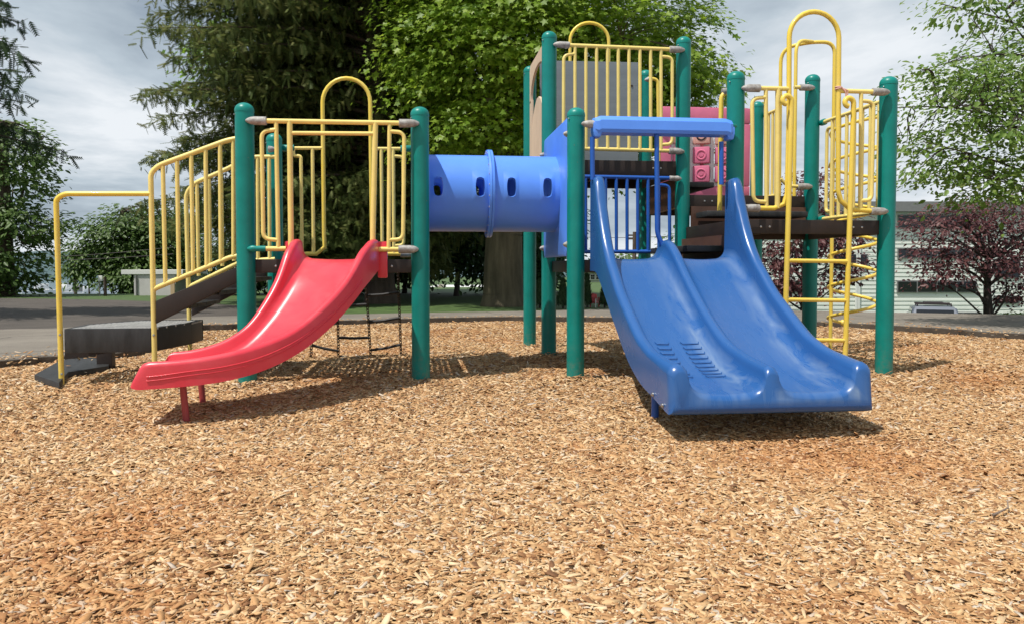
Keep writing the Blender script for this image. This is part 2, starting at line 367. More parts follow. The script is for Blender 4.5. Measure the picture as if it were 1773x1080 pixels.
def asphalt(name, c1, c2):
    m = mat(name, c1, 0.85, col2=c2, vscale=1.3, bump=0.5, bscale=300)
    t = m.node_tree; p = t.nodes['Principled BSDF']
    # fine aggregate + thin cracks
    src = p.inputs['Base Color'].links[0].from_socket
    co = t.nodes.new('ShaderNodeTexCoord'); n = t.nodes.new('ShaderNodeTexNoise'); n.inputs['Scale'].default_value = 90; t.links.new(co.outputs['Object'], n.inputs[0])
    v = t.nodes.new('ShaderNodeTexVoronoi'); v.feature = 'DISTANCE_TO_EDGE'; v.inputs['Scale'].default_value = 0.45; t.links.new(co.outputs['Object'], v.inputs['Vector'])
    n9 = t.nodes.new('ShaderNodeTexNoise'); n9.inputs['Scale'].default_value = 1.5; n9.inputs['Detail'].default_value = 5; t.links.new(co.outputs['Object'], n9.inputs[0])
    vm = t.nodes.new('ShaderNodeVectorMath'); vm.operation = 'MULTIPLY_ADD'; vm.inputs[1].default_value = (.7, .7, 0); t.links.new(n9.outputs['Color'], vm.inputs[0]); t.links.new(co.outputs['Object'], vm.inputs[2]); t.links.new(vm.outputs[0], v.inputs['Vector'])
    cr_ = t.nodes.new('ShaderNodeMapRange'); cr_.inputs[1].default_value = 0.0; cr_.inputs[2].default_value = 0.012; cr_.inputs[3].default_value = .45; cr_.inputs[4].default_value = 1; t.links.new(v.outputs[0], cr_.inputs[0])
    mr = t.nodes.new('ShaderNodeMapRange'); mr.inputs[3].default_value = .75; mr.inputs[4].default_value = 1.25; t.links.new(n.outputs[0], mr.inputs[0])
    ml = t.nodes.new('ShaderNodeMath'); ml.operation = 'MULTIPLY'; t.links.new(mr.outputs[0], ml.inputs[0]); t.links.new(cr_.outputs[0], ml.inputs[1])
    mi = t.nodes.new('ShaderNodeMix'); mi.data_type = 'RGBA'; mi.blend_type = 'MULTIPLY'; mi.inputs[0].default_value = 1
    t.links.new(src, mi.inputs[6]); t.links.new(ml.outputs[0], mi.inputs[7]); t.links.new(mi.outputs[2], p.inputs['Base Color'])
    return m
M['asphalt'] = asphalt('dark asphalt', (0.058, 0.049, 0.042), (0.095, 0.081, 0.070))
M['path'] = asphalt('worn grey path', (0.150, 0.130, 0.108), (0.225, 0.20, 0.168))
outer_px = [(-420, 590), (-150, 578), (0, 570), (110, 567), (250, 556), (333, 549), (400, 547), (500, 545), (640, 543), (745, 541), (860, 539), (960, 537),
            (1050, 535), (1200, 535), (1400, 538), (1560, 541), (1660, 543), (1773, 545), (2100, 552)]
outp = [gp(x, y, KERB) for x, y in outer_px]
outp = smooth_poly([(p.x, p.y) for p in outp] + [WP(*q) for q in [(14, 6), (15, 1), (13, -5), (4, -8.5), (-5, -8), (-10, -4), (-11, 2)]])
sheet('path', outp, KERB, M['path'], inner=PIT_P, thick=0.3)
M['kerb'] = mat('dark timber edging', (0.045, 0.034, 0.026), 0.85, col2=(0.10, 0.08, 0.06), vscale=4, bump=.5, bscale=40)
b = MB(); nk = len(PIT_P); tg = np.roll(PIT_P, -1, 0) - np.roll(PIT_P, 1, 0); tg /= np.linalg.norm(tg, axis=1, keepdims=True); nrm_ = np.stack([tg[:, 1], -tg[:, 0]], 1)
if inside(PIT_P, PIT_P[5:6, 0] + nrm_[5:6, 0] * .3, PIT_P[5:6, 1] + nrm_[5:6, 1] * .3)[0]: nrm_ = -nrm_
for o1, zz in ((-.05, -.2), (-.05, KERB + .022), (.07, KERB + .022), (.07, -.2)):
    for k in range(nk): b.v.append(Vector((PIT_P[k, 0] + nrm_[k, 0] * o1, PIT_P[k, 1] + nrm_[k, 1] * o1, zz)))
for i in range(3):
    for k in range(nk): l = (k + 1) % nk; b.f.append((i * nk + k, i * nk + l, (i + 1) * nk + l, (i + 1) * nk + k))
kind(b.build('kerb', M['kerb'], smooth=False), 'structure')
lot = [gp(x, y, 0.016) for x, y in [(-900, 520), (-300, 517.5), (0, 516.5), (100, 517.5), (200, 519.5), (300, 523), (400, 528), (470, 533), (480, 545), (400, 549), (200, 563), (0, 577), (-500, 610), (-900, 620)]]
sheet('asphalt_road', [(p.x, p.y) for p in lot], 0.016, M['asphalt'])

# ------------------------------------------------------------------ wood chips
def chip_mat(name, island=True):
    m = bpy.data.materials.new(name); m.use_nodes = True
    t = m.node_tree; p = t.nodes['Principled BSDF']; p.inputs['Roughness'].default_value = 0.75; p.inputs['Specular IOR Level'].default_value = 0.25
    r = t.nodes.new('ShaderNodeValToRGB'); el = r.color_ramp.elements
    cs = [(0.0, (0.19, 0.092, 0.044)), (0.14, (0.36, 0.185, 0.082)), (0.42, (0.50, 0.295, 0.136)), (0.70, (0.585, 0.385, 0.198)), (0.91, (0.72, 0.54, 0.34)), (1, (0.50, 0.43, 0.36))]
    el[0].position = 0; el[0].color = (*cs[0][1], 1); el[1].position = 1; el[1].color = (*cs[-1][1], 1)
    for a, c in cs[1:-1]: k = el.new(a); k.color = (*c, 1)
    co = t.nodes.new('ShaderNodeTexCoord')
    if island:
        g = t.nodes.new('ShaderNodeNewGeometry'); t.links.new(g.outputs['Random Per Island'], r.inputs[0])
    else:
        v = t.nodes.new('ShaderNodeTexVoronoi'); v.inputs['Scale'].default_value = 38; v.inputs['Randomness'].default_value = 1
        mp = t.nodes.new('ShaderNodeMapping'); mp.inputs['Scale'].default_value = (1, 1, .2); t.links.new(co.outputs['Object'], mp.inputs[0]); t.links.new(mp.outputs[0], v.inputs['Vector'])
        s_ = t.nodes.new('ShaderNodeSeparateColor'); t.links.new(v.outputs['Color'], s_.inputs[0]); t.links.new(s_.outputs[0], r.inputs[0])
        b = t.nodes.new('ShaderNodeBump'); b.inputs['Strength'].default_value = 1; b.inputs['Distance'].default_value = 0.02
        t.links.new(s_.outputs[1], b.inputs['Height']); t.links.new(b.outputs[0], p.inputs['Normal'])
    # damp, redder patches kicked up from below
    n = t.nodes.new('ShaderNodeTexNoise'); n.inputs['Scale'].default_value = 0.8; n.inputs['Detail'].default_value = 4; t.links.new(co.outputs['Object'], n.inputs[0])
    mr = t.nodes.new('ShaderNodeMapRange'); mr.inputs[1].default_value = 0.52; mr.inputs[2].default_value = 0.72; t.links.new(n.outputs[0], mr.inputs[0])
    vd = t.nodes.new('ShaderNodeVectorMath'); vd.operation = 'DISTANCE'; vd.inputs[1].default_value = (-0.45, -2.35, 0); t.links.new(co.outputs['Object'], vd.inputs[0])
    md = t.nodes.new('ShaderNodeMapRange'); md.inputs[1].default_value = 0.25; md.inputs[2].default_value = 0.85; md.inputs[3].default_value = 1.0; md.inputs[4].default_value = 0; t.links.new(vd.outputs['Value'], md.inputs[0])
    mm = t.nodes.new('ShaderNodeMath'); mm.operation = 'MAXIMUM'; t.links.new(mr.outputs[0], mm.inputs[0]); t.links.new(md.outputs[0], mm.inputs[1])
    ml = t.nodes.new('ShaderNodeMath'); ml.operation = 'MULTIPLY'; ml.inputs[1].default_value = 0.75; t.links.new(mm.outputs[0], ml.inputs[0])
    mi = t.nodes.new('ShaderNodeMix'); mi.data_type = 'RGBA'; mi.blend_type = 'MULTIPLY'; mi.inputs[7].default_value = (0.84, 0.62, 0.46, 1)
    t.links.new(ml.outputs[0], mi.inputs[0]); t.links.new(r.outputs[0], mi.inputs[6])
    src = mi.outputs[2]
    if island:   # wood grain
        n2 = t.nodes.new('ShaderNodeTexNoise'); n2.inputs['Scale'].default_value = 160; n2.inputs['Detail'].default_value = 3; t.links.new(co.outputs['Object'], n2.inputs[0])
        m2 = t.nodes.new('ShaderNodeMapRange'); m2.inputs[3].default_value = .72; m2.inputs[4].default_value = 1.25; t.links.new(n2.outputs[0], m2.inputs[0])
        mj = t.nodes.new('ShaderNodeMix'); mj.data_type = 'RGBA'; mj.blend_type = 'MULTIPLY'; mj.inputs[0].default_value = 1; t.links.new(src, mj.inputs[6]); t.links.new(m2.outputs[0], mj.inputs[7]); src = mj.outputs[2]
    t.links.new(src, p.inputs['Base Color'])
    return m
M['chip'] = chip_mat('wood chip'); M['chip_bed'] = chip_mat('packed chip bed', False)
# bed under the loose chips
gx = np.arange(-14, 13.01, 0.2); gy = np.arange(-11, 10.01, 0.2)
vv = np.array([(x, y, gz(x, y) - 0.012) for y in gy for x in gx]); ii = inside(PIT_P, vv[:, 0], vv[:, 1])
nx = len(gx); fl = []
for j in range(len(gy) - 1):
    for i in range(nx - 1):
        q = (j * nx + i, j * nx + i + 1, (j + 1) * nx + i + 1, (j + 1) * nx + i)
        if any(ii[k] for k in q): fl.append(q)
bed = kind(fast_mesh('chip_bed', vv, np.array(fl), M['chip_bed'], smooth=True), 'structure')
gzv = np.vectorize(gz)
def scatter(z0, z1, dens, size, seed, hexa, spill=False):
    rng = np.random.default_rng(seed)
    half = 0.82 * z1 + 0.9; area = 2 * half * (z1 - z0); n = int(area * dens)
    Z = rng.uniform(z0, z1, n); L = rng.uniform(-half, half, n); k = np.abs(L) < 0.82 * Z + 0.9; Z, L = Z[k], L[k]
    x = CAM[0] + L * math.cos(YAW) + Z * math.sin(YAW); y = CAM[1] - L * math.sin(YAW) + Z * math.cos(YAW)
    k = inside(PIT_P, x, y); x, y = x[k], y[k]; n = len(x)
    if spill:
        n = 2600; j = rng.integers(0, len(PIT_P), n); r_ = .02 + np.abs(rng.normal(0, .28, n)); x = PIT_P[j, 0] + nrm_[j, 0] * r_ + rng.normal(0, .3, n) * tg[j, 0]; y = PIT_P[j, 1] + nrm_[j, 1] * r_ + rng.normal(0, .3, n) * tg[j, 1]
    ln = size * np.exp(rng.normal(0, .5, n)) ; ln = np.clip(ln, size * .3, size * 2.5); wd = np.clip(ln * rng.uniform(.13, .38, n), .003, .018); th = rng.uniform(.001, .0042, n)
    z = (np.full(n, KERB + .008) + (r_ < .08) * .02 if spill else gzv(x, y)) + rng.uniform(-.005, .007, n)
    a = rng.uniform(0, 2 * np.pi, n); pt = rng.normal(0, .19, n); rl = rng.normal(0, .28, n)
    if hexa:
        ox = np.array([-.5, -.36, .40, .5, .22, -.42]); oy = np.array([-.2, .5, .46, -.05, -.5, -.5])
    else:
        ox = np.array([-.5, .42, .5, -.38]); oy = np.array([.38, .5, -.4, -.5])
    kk = len(ox)
    lx = ox[None] * ln[:, None] * (1 + rng.uniform(-.2, .2, (n, kk))); ly = oy[None] * wd[:, None] * (1 + rng.uniform(-.25, .25, (n, kk)))
    lx = np.concatenate([lx, lx], 1); ly = np.concatenate([ly, ly], 1)
    lz = np.concatenate([np.repeat(th[:, None] / 2, kk, 1), np.repeat(-th[:, None] / 2, kk, 1)], 1)
    ca, sa, cp, sp, c2, s2 = [q[:, None] for q in (np.cos(a), np.sin(a), np.cos(pt), np.sin(pt), np.cos(rl), np.sin(rl))]
    y1 = ly * c2 - lz * s2; z1_ = ly * s2 + lz * c2
    x1 = lx * cp + z1_ * sp; z2 = -lx * sp + z1_ * cp
    V = np.stack([x[:, None] + x1 * ca - y1 * sa, y[:, None] + x1 * sa + y1 * ca, z[:, None] + z2 + np.abs(ln[:, None] * np.sin(pt)[:, None]) * .25], -1).reshape(-1, 3)
    o = (np.arange(n) * 2 * kk)[:, None]
    quads = []
    if hexa: quads += [(0, 3, 2, 1), (0, 5, 4, 3)]
    else: quads += [(0, 3, 2, 1)]
    for i in range(kk): j = (i + 1) % kk; quads.append((i, j, j + kk, i + kk))
    Fa = np.concatenate([o + np.array(q)[None] for q in quads], 0)
    return V, Fa
parts_ = [scatter(1.7, 3.3, 18500, .0235, 1, True), scatter(3.3, 5.4, 10500, .0260, 2, False), scatter(5.4, 9.0, 4600, .033, 3, False), scatter(9.0, 14.5, 1700, .041, 4, False), scatter(1.7, 4.2, 7000, .011, 5, False), scatter(0, 1, 10, .034, 6, False, True)]
off = 0; Vs = []; Fs = []
for V, Fa in parts_: Vs.append(V); Fs.append(Fa + off); off += len(V)
kind(fast_mesh('wood_chips', np.concatenate(Vs), np.concatenate(Fs), M['chip']), 'stuff', 'loose tan wood chips covering the play area')

# ================================================================== PLAY STRUCTURE
XA, XB, XE, XF, XG = -3.584, -2.362, -1.22, 0.0, 1.224
Y1, Y2 = 1.216, 2.428
PS = thing('play_structure', 'climbing play structure with green posts, yellow rails, red and blue slides on wood chips', 'playground', (-1.2, 0.6, 0))
PR = 0.0655
def cap_prof(h):
    p = [(0, PR), (h - .062, PR)]
    return p
def post(x, y, h, dead=None):
    g = gz(x, y)
    b = MB(); b.lathe((x, y, g - .25), (x, y, h), [(0, PR), (h - .075 - g + .25, PR)], 28); o = b.build('support_post', M['green'], PS)
    c = MB(); H = []
    for i in range(9):
        a = math.pi / 2 * i / 8; H.append((.012 + .055 * math.sin(a), (PR + .002) * math.cos(a)))
    c.lathe((x, y, h - .079), (x, y, h), [(0, PR + .002), (.012, PR + .002)] + H[1:], 28); c.build('post_cap', M['green'], o)
    c = MB(); c.lathe((x - .055, y - .03, h - .10), (x - .1, y - .06, h - .10), [(0, .005), (.012, .005), (.014, .002)], 8); c.build('rivet', M['steel'], o)
    return o
for x, y, h in [(XA, 0, 1.98), (XB, 0, 1.98), (XA, Y1, 1.965), (XB, Y1, 1.965), (XE, 0, 2.0), (XF, 0, 2.30), (XG, 0, 2.295),
                (XE, Y1, 2.90), (XF, Y1, 2.895), (XG, Y1, 2.594), (XE, Y2, 2.893), (XF, Y2, 2.888), (XG, Y2, 2.592)]:
    post(x, y, h)

def deck(x0, x1, y0, y1, z, fh):
    n = 24; cs = (x1 - x0) / n; b = MB(); r = cs * .31
    ang = [math.pi / 4 * k for k in range(8)]
    sq = [(.5, 0), (.5, .5), (0, .5), (-.5, .5), (-.5, 0), (-.5, -.5), (0, -.5), (.5, -.5)]
    cy_ = (y1 - y0) / n
    for i in range(n):
        for j in range(n):
            cx, cy = x0 + (i + .5) * cs, y0 + (j + .5) * cy_; k0 = len(b.v)
            for q in sq: b.v.append(Vector((cx + q[0] * cs, cy + q[1] * cy_, z - .004)))
            for a in ang: b.v.append(Vector((cx + r * math.cos(a), cy + r * math.sin(a) * .9, z - .004)))
            for a in ang: b.v.append(Vector((cx + r * .92 * math.cos(a), cy + r * .83 * math.sin(a), z - .018)))
            for k in range(8):
                l = (k + 1) % 8; b.f.append((k0 + k, k0 + l, k0 + 8 + l, k0 + 8 + k)); b.f.append((k0 + 8 + k, k0 + 8 + l, k0 + 16 + l, k0 + 16 + k))
    d = b.build('deck', M['brown'], PS, smooth=False)
    f = MB(); t = .028
    f.box(x0 - .012, x1 + .012, y0 - t, y0, z - fh, z, .006); f.box(x0 - .012, x1 + .012, y1, y1 + t, z - fh, z, .006)
    f.box(x0 - t, x0, y0 + .002, y1 - .002, z - fh, z - .002, .006); f.box(x1, x1 + t, y0 + .002, y1 - .002, z - fh, z - .002, .006)
    # centre stiffener
    f.box((x0 + x1) / 2 - .02, (x0 + x1) / 2 + .02, y0 + .003, y1 - .003, z - .07, z - .022)
    f.build('deck_frame', M['brown'], d)
    for xx in (x0 + .16, x0 + .23, x1 - .23, x1 - .16):
        q = MB(); q.lathe((xx, y0 - t + .001, z - fh * .5), (xx, y0 - t - .02, z - fh * .5), [(0, .009), (.004, .008), (.006, .004)], 8); q.build('bolt', M['steel'], d)
e_ = .045
deck(XA + e_, XB - e_, 0 + e_ * .4, Y1 - e_ * .4, .872, .095)
deck(XE + e_, XF - e_, 0 + e_ * .4, Y1 - e_ * .4, .872, .095)
deck(XF + e_, XG - e_, 0 + e_ * .4, Y1 - e_ * .4, 1.178, .108)
deck(XF + e_, XG - e_, Y1 + e_ * .4, Y2 - e_ * .4, 1.47, .108)
deck(XE + e_, XF - e_, Y1 + e_ * .4, Y2 - e_ * .4, 1.77, .13)
# steps between deck levels
def corner_step(x0, x1, y0, y1, z, riser):
    b = MB(); b.box(x0, x1, y0, y1, z - .05, z, .012); o = b.build('deck_step', M['black'], PS)
    b = MB(); b.box(*riser); b.build('riser', M['light_brown'], o)
corner_step(.10, 1.02, .86, 1.15, 1.305, (.07, 1.15, 1.165, 1.19, 1.182, 1.365))
corner_step(-.33, -.04, .12, 1.10, .985, (-.025, .015, .07, 1.15, .874, 1.068))
corner_step(.06, .34, 1.32, 2.3, 1.60, (-.01, .03, 1.29, 2.36, 1.365, 1.64))

# ---- clamps and rails
def clamp(parent, p, q, m='alu', ln=.14, r=.029):
    """tapered cast clamp: pointed tip on the post at p, rail end towards q"""
    b = MB(); b.lathe(p, q, [(0, .006), (.012, .016), (.035, .0255), (.06, r), (ln, r * 1.02), (ln + .004, r * .8)], 14)
    b.build('rail_clamp', M[m], parent)
def guard(name, tubes, m, clamps=(), label=None):
    b = MB()
    for t in tubes: b.tube(t[0], t[1], 10, fil=t[2] if len(t) > 2 else 0)
    o = b.build(name, m, PS)
    if label: o['label'] = label
    for c in clamps: clamp(o, *c)
    return o
RB, RS, RT = .0175, .0150, .0195     # rail, bar and stout bar radii
# front rail above the red slide
P = lambda *p: Yp(-.075, *p)
guard('guard_rail', [
    (P((440, 209.5), (712, 214)), RB), (P((505, 231), (648, 232)), RS),
    (P((478, 210), (482, 432)), RS), (P((501.5, 210), (504, 440)), RT), (P((650, 213), (645, 435)), RT), (P((674.5, 213), (673, 432)), RS),
    (P((478, 225), (453, 228), (456, 414), (481, 416)), RS, .08), (P((675, 228), (700, 230), (698, 415), (673, 416)), RS, .08),
    (P((445, 431), (495, 431)), RB), (P((646, 415), (650, 432), (712, 432)), RB, .03)], M['yellow'],
    [(P((425, 209))[0], P((440, 209.4))[0]), (P((726, 214))[0], P((710, 214))[0]), (P((725, 432))[0], P((710, 432))[0]), (P((428, 431))[0], P((440, 431))[0], 'green', .125, .02)])
# arch rail at the back of the low deck
P = lambda *p: Yp(Y1 + .075, *p)
def arch_pts(xl, xr, yl, ya, Y, bl, br, n=14):
    """pixel columns xl, xr, springing row yl, apex row ya"""
    a = Yp(Y, (xl, yl), (xr, yl), ((xl + xr) / 2, ya)); c = (a[0] + a[1]) / 2; rx = (a[1] - a[0]) / 2; h = a[2] - c
    return Yp(Y, bl) + [c - rx * math.cos(math.pi * i / n) + h * math.sin(math.pi * i / n) for i in range(n + 1)] + Yp(Y, br)
ap = arch_pts(558.5, 641, 178, 136, Y1 + .075, (561, 405), (644, 405))
ap = Yp(Y1 + .075, (524, 440), (548, 440), (562, 428)) + ap + Yp(Y1 + .075, (645, 428), (652, 440), (712, 440))
guard('arch_rail', [(ap, RB)], M['bright_yellow'], label='bright yellow arch over the rope climber opening')
guard('guard_rail', [(P((488, 257), (558, 257)), RS), (P((508, 257), (508, 270), (521, 271), (523, 440)), RS, .02), (P((541, 258), (543, 440)), RS), (P((488, 440), (548, 440)), RS)], M['yellow'], [(P((480, 257))[0], P((500, 257))[0], 'green')])
guard('guard_rail', [
    (P((642, 258), (712, 258)), RS), (P((660, 259), (662, 440)), RS), (P((681, 259), (682, 440)), RS),
    (P((683, 271), (698, 272), (699, 425), (684, 426)), RS, .06), (P((645, 440), (712, 440)), RS)], M['yellow'],
    [(P((722, 258))[0], P((705, 258))[0], 'green'), (P((722, 440))[0], P((705, 440))[0])])

# ---- access stair and its handrails
YN, YF_ = 0.13, 1.07
P = lambda *p: Yp(YN, *p)
top = P((262, 340), (262, 296), (272, 289), (395, 243), (407, 241), (408, 262))
bars = []
for (xa, ya, xb, yb) in [(282, 288, 286.5, 492), (306.5, 280, 310, 482), (331, 270, 334.5, 471), (356, 260, 358, 461), (381, 250, 382.5, 450), (404, 243, 404.5, 446)]:
    bars.append((P((xa, ya), (xb, yb)), RS))
bp = P((262, 330)) ; 
guard('handrail', [(P((268, 640), (261, 300), (275, 287), (392, 244), (412, 240), (430, 240)), RB + .001, .07),
                   (P((267, 501), (275, 497), (398, 446), (412, 443), (430, 443)), RB, .05)] + bars, M['yellow'])
guard('handrail', [(P((107, 672), (97, 345), (112, 336), (262, 336)), RB + .001, .10)], M['bright_yellow'], label='bright yellow bent handrail beside the lowest step')
P = lambda *p: Yp(YF_, *p)
fb = [(P((xa, ya), (xb, yb)), RS) for xa, ya, xb, yb in [(341, 320, 344, 478), (362, 311, 364, 470), (383, 302, 385, 461), (404, 291, 405, 452), (446, 272, 447, 449), (466, 272, 467, 449)]]
guard('handrail', [(P((329, 610), (322, 335), (336, 318), (398, 291), (430, 272), (476, 272)), RB, .09), (P((327, 497), (420, 452), (476, 449)), RB, .04)] + fb, M['yellow'],
      [(P((478, 259))[0], P((466, 259))[0], 'alu', .06)])
def stair():
    o = bpy.data.objects.new('access_stair', None); COL.objects.link(o); o.parent = PS; o.matrix_parent_inverse = wmat(PS).inverted()
    for y0, y1 in ((YN - .02, YN + .015), (YF_ - .015, YF_ + .02)):
        b = MB(); pl = [Vector((q.x, y0, q.z)) for q in Yp(YN, (271, 521), (420, 459), (420, 490), (405, 492), (271, 560))]
        b.prism(pl, (0, y1 - y0, 0), .006); b.build('stringer', M['brown'], o)
    a, c = Yp(YN, (271, 540), (410, 478))
    for k, t in enumerate((.2, .58, .95)):
        x = a.x + (c.x - a.x) * t; z = a.z + (c.z - a.z) * t
        g = MB()
        for i in range(10):
            xx = x - .11 + .024 * i; g.box(xx, xx + .012, YN + .016, YF_ - .016, z - .03, z + .0)
        for yy in (YN + .2, .6, YF_ - .2): g.box(x - .112, x + .12, yy, yy + .014, z - .028, z - .004)
        g.build('tread', M['black'], o)
    return o
stair()
def landing():
    pa = Yp(YN, (112, 568), (262, 564)); z1 = .385; z0 = .215
    poly = [(pa[0].x, YN - .01), (pa[1].x - .0, YN - .01), (on(331, 575, 1, .72).x, .72), (on(331, 575, 1, .72).x, YF_ + .02), (-4.62, YF_ + .02), (pa[0].x - .03, .62)]
    b = MB(); n = len(poly)
    cx = sum(p[0] for p in poly) / n; cy = sum(p[1] for p in poly) / n
    for i in range(n):
        p, q = Vector((*poly[i], 0)), Vector((*poly[(i + 1) % n], 0)); d = (q - p).normalized(); nn = Vector((-d.y, d.x, 0)) * .03
        b.prism([p + Vector((0, 0, z0)), q + Vector((0, 0, z0)), q + nn + Vector((0, 0, z0)), p + nn + Vector((0, 0, z0))], (0, 0, z1 - z0), .004)
    o = b.build('landing', M['black'], PS)
    g = MB()
    P_ = np.array(poly)
    x = min(P_[:, 0])
    while x < max(P_[:, 0]):
        ys = np.arange(YN, YF_, .01); k = inside(P_, np.full(ys.shape, x), ys)
        if k.sum() > 4: g.box(x, x + .011, ys[k].min() + .032, ys[k].max() - .032, z1 - .014, z1 - .002)
        x += .026
    for yy in np.arange(YN + .12, YF_, .12):
        xs = np.arange(min(P_[:, 0]), max(P_[:, 0]), .01); k = inside(P_, xs, np.full(xs.shape, yy))
        if k.sum() > 4: g.box(xs[k].min() + .032, xs[k].max() - .032, yy, yy + .012, z1 - .016, z1 - .004)
    g.build('grating', M['grate'], o)
    for (xp, yp) in ((104, 579.5), (107, 647), (266, 580)):
        p = on(xp, yp, 1, YN - .02); q = MB(); q.lathe(p, p + Vector((0, -.02, 0)), [(0, .009), (.006, .008), (.008, .003)], 8); q.build('bolt', M['steel'], o)
    return o
landing()
b = MB(); pz = [gp(59, 633, .10), gp(102, 646, .10), gp(118, 629, .10), gp(188, 619, .10), gp(188, 604, .10), gp(112, 606, .10)]
b.prism([p - Vector((0, 0, .18)) for p in pz], (0, 0, .118), .006)

lo_ = b.build('lower_step', M['black'], PS)
b = MB(); b.prism([Vector((q.x, .55, q.z)) for q in Yp(.55, (112, 603), (190, 603), (190, 610), (112, 622))], (0, .03, 0)); b.build('brace_board', M['brown'], lo_)
b = MB(); q = on(182, 620, 1, 1.0); b.box(q.x - .06, q.x + .06, .98, 1.06, -.1, .22, .005); b.build('support_leg', M['brown'], lo_)

# ---- red curved slide
def sweep(name, sections, m, wear=None, ang=50):
    n = len(sections[0]); v = [p for s_ in sections for p in s_]; f = []
    for i in range(len(sections) - 1):
        for k in range(n):
            l = (k + 1) % n; f.append((i * n + k, i * n + l, (i + 1) * n + l, (i + 1) * n + k))
    f.append(tuple(range(n))[::-1]); f.append(tuple((len(sections) - 1) * n + k for k in range(n)))
    me = bpy.data.meshes.new(name); me.from_pydata([tuple(p) for p in v], [], f)
    bm = bmesh.new(); bm.from_mesh(me); bmesh.ops.recalc_face_normals(bm, faces=bm.faces); bm.to_mesh(me); bm.free()
    at = me.attributes.new('wear', 'FLOAT', 'POINT')
    if wear: at.data.foreach_set('value', [w for s_ in wear for w in s_])
    me.shade_smooth(); me.set_sharp_from_angle(angle=R(ang)); me.materials.append(m)
    o = bpy.data.objects.new(name, me); COL.objects.link(o); o.parent = PS; o.matrix_parent_inverse = wmat(PS).inverted()
    return o
def interp(tab, t):
    xs = [a for a, _ in tab]; ys = [b_ for _, b_ in tab]
    # monotone-ish smooth interpolation (Catmull-Rom)
    i = max(0, min(len(xs) - 2, int(np.searchsorted(xs, t)) - 1)); x0, x1 = xs[i], xs[i + 1]; u = (t - x0) / (x1 - x0); u = min(1, max(0, u))
    m0 = (ys[i + 1] - ys[max(i - 1, 0)]) / (xs[i + 1] - xs[max(i - 1, 0)]); m1 = (ys[min(i + 2, len(ys) - 1)] - ys[i]) / (xs[min(i + 2, len(xs) - 1)] - xs[i])
    h = x1 - x0
    return (2 * u ** 3 - 3 * u ** 2 + 1) * ys[i] + (u ** 3 - 2 * u ** 2 + u) * h * m0 + (-2 * u ** 3 + 3 * u ** 2) * ys[i + 1] + (u ** 3 - u ** 2) * h * m1
def arcpts(cx, cy, r, a0, a1, n): return [(cx + r * math.cos(R(a0 + (a1 - a0) * i / n)), cy + r * math.sin(R(a0 + (a1 - a0) * i / n))) for i in range(n + 1)]
def profile(u0, u1, crest0, crest1, bed, bot, wt=.062, divider=None, rf=.06):
    """closed cross-section in (u, z): outer wall, rolled rim, inner wall, filleted bed [, divider], ... underside; second list = wear"""
    P = []; r = wt / 2
    P += [(u0, bot), (u0, bot + .02)]
    P += [(u0, (bot + crest0 - r) / 2), (u0, crest0 - r)]
    P += arcpts(u0 + r, crest0 - r, r, 165, 15, 5)
    iw = u0 + wt; rr = min(rf, max(.01, (crest0 - r - bed) * .9))
    P += [(iw, (crest0 - r + bed + rr) / 2), (iw + .004, bed + rr)]
    P += arcpts(iw + .004 + rr, bed + rr, rr, 195, 262, 4)
    if divider:
        um, cm = divider; rd = .036; r3 = min(rf * 1.2, max(.01, (cm - rd - bed) * .9))
        for t in (.25, .5, .75): P.append((iw + rr + (um - rd - r3 - iw - rr) * t, bed - .006 * math.sin(math.pi * t)))
        P += arcpts(um - rd - .006 - r3, bed + r3, r3, 278, 345, 4)
        P += [(um - rd, (cm - rd + bed + r3) / 2)]
        P += arcpts(um, cm - rd, rd, 165, 15, 5)
        P += [(um + rd, (cm - rd + bed + r3) / 2)]
        P += arcpts(um + rd + .006 + r3, bed + r3, r3, 195, 262, 4)
        a0 = um + rd + r3
    else: a0 = iw + rr
    iw1 = u1 - wt; rr1 = min(rf, max(.01, (crest1 - r - bed) * .9))
    for t in (.25, .5, .75): P.append((a0 + (iw1 - rr1 - a0) * t, bed - .006 * math.sin(math.pi * t)))
    P += arcpts(iw1 - .004 - rr1, bed + rr1, rr1, 278, 345, 4)
    P += [(iw1 - .004, bed + rr1), (iw1, (crest1 - r + bed + rr1) / 2)]
    P += arcpts(u1 - r, crest1 - r, r, 165, 15, 5)
    P += [(u1, crest1 - r), (u1, (bot + crest1 - r) / 2), (u1, bot + .02), (u1, bot), (u1 - .03, bot - .003), (u0 + .03, bot - .003)]
    return P
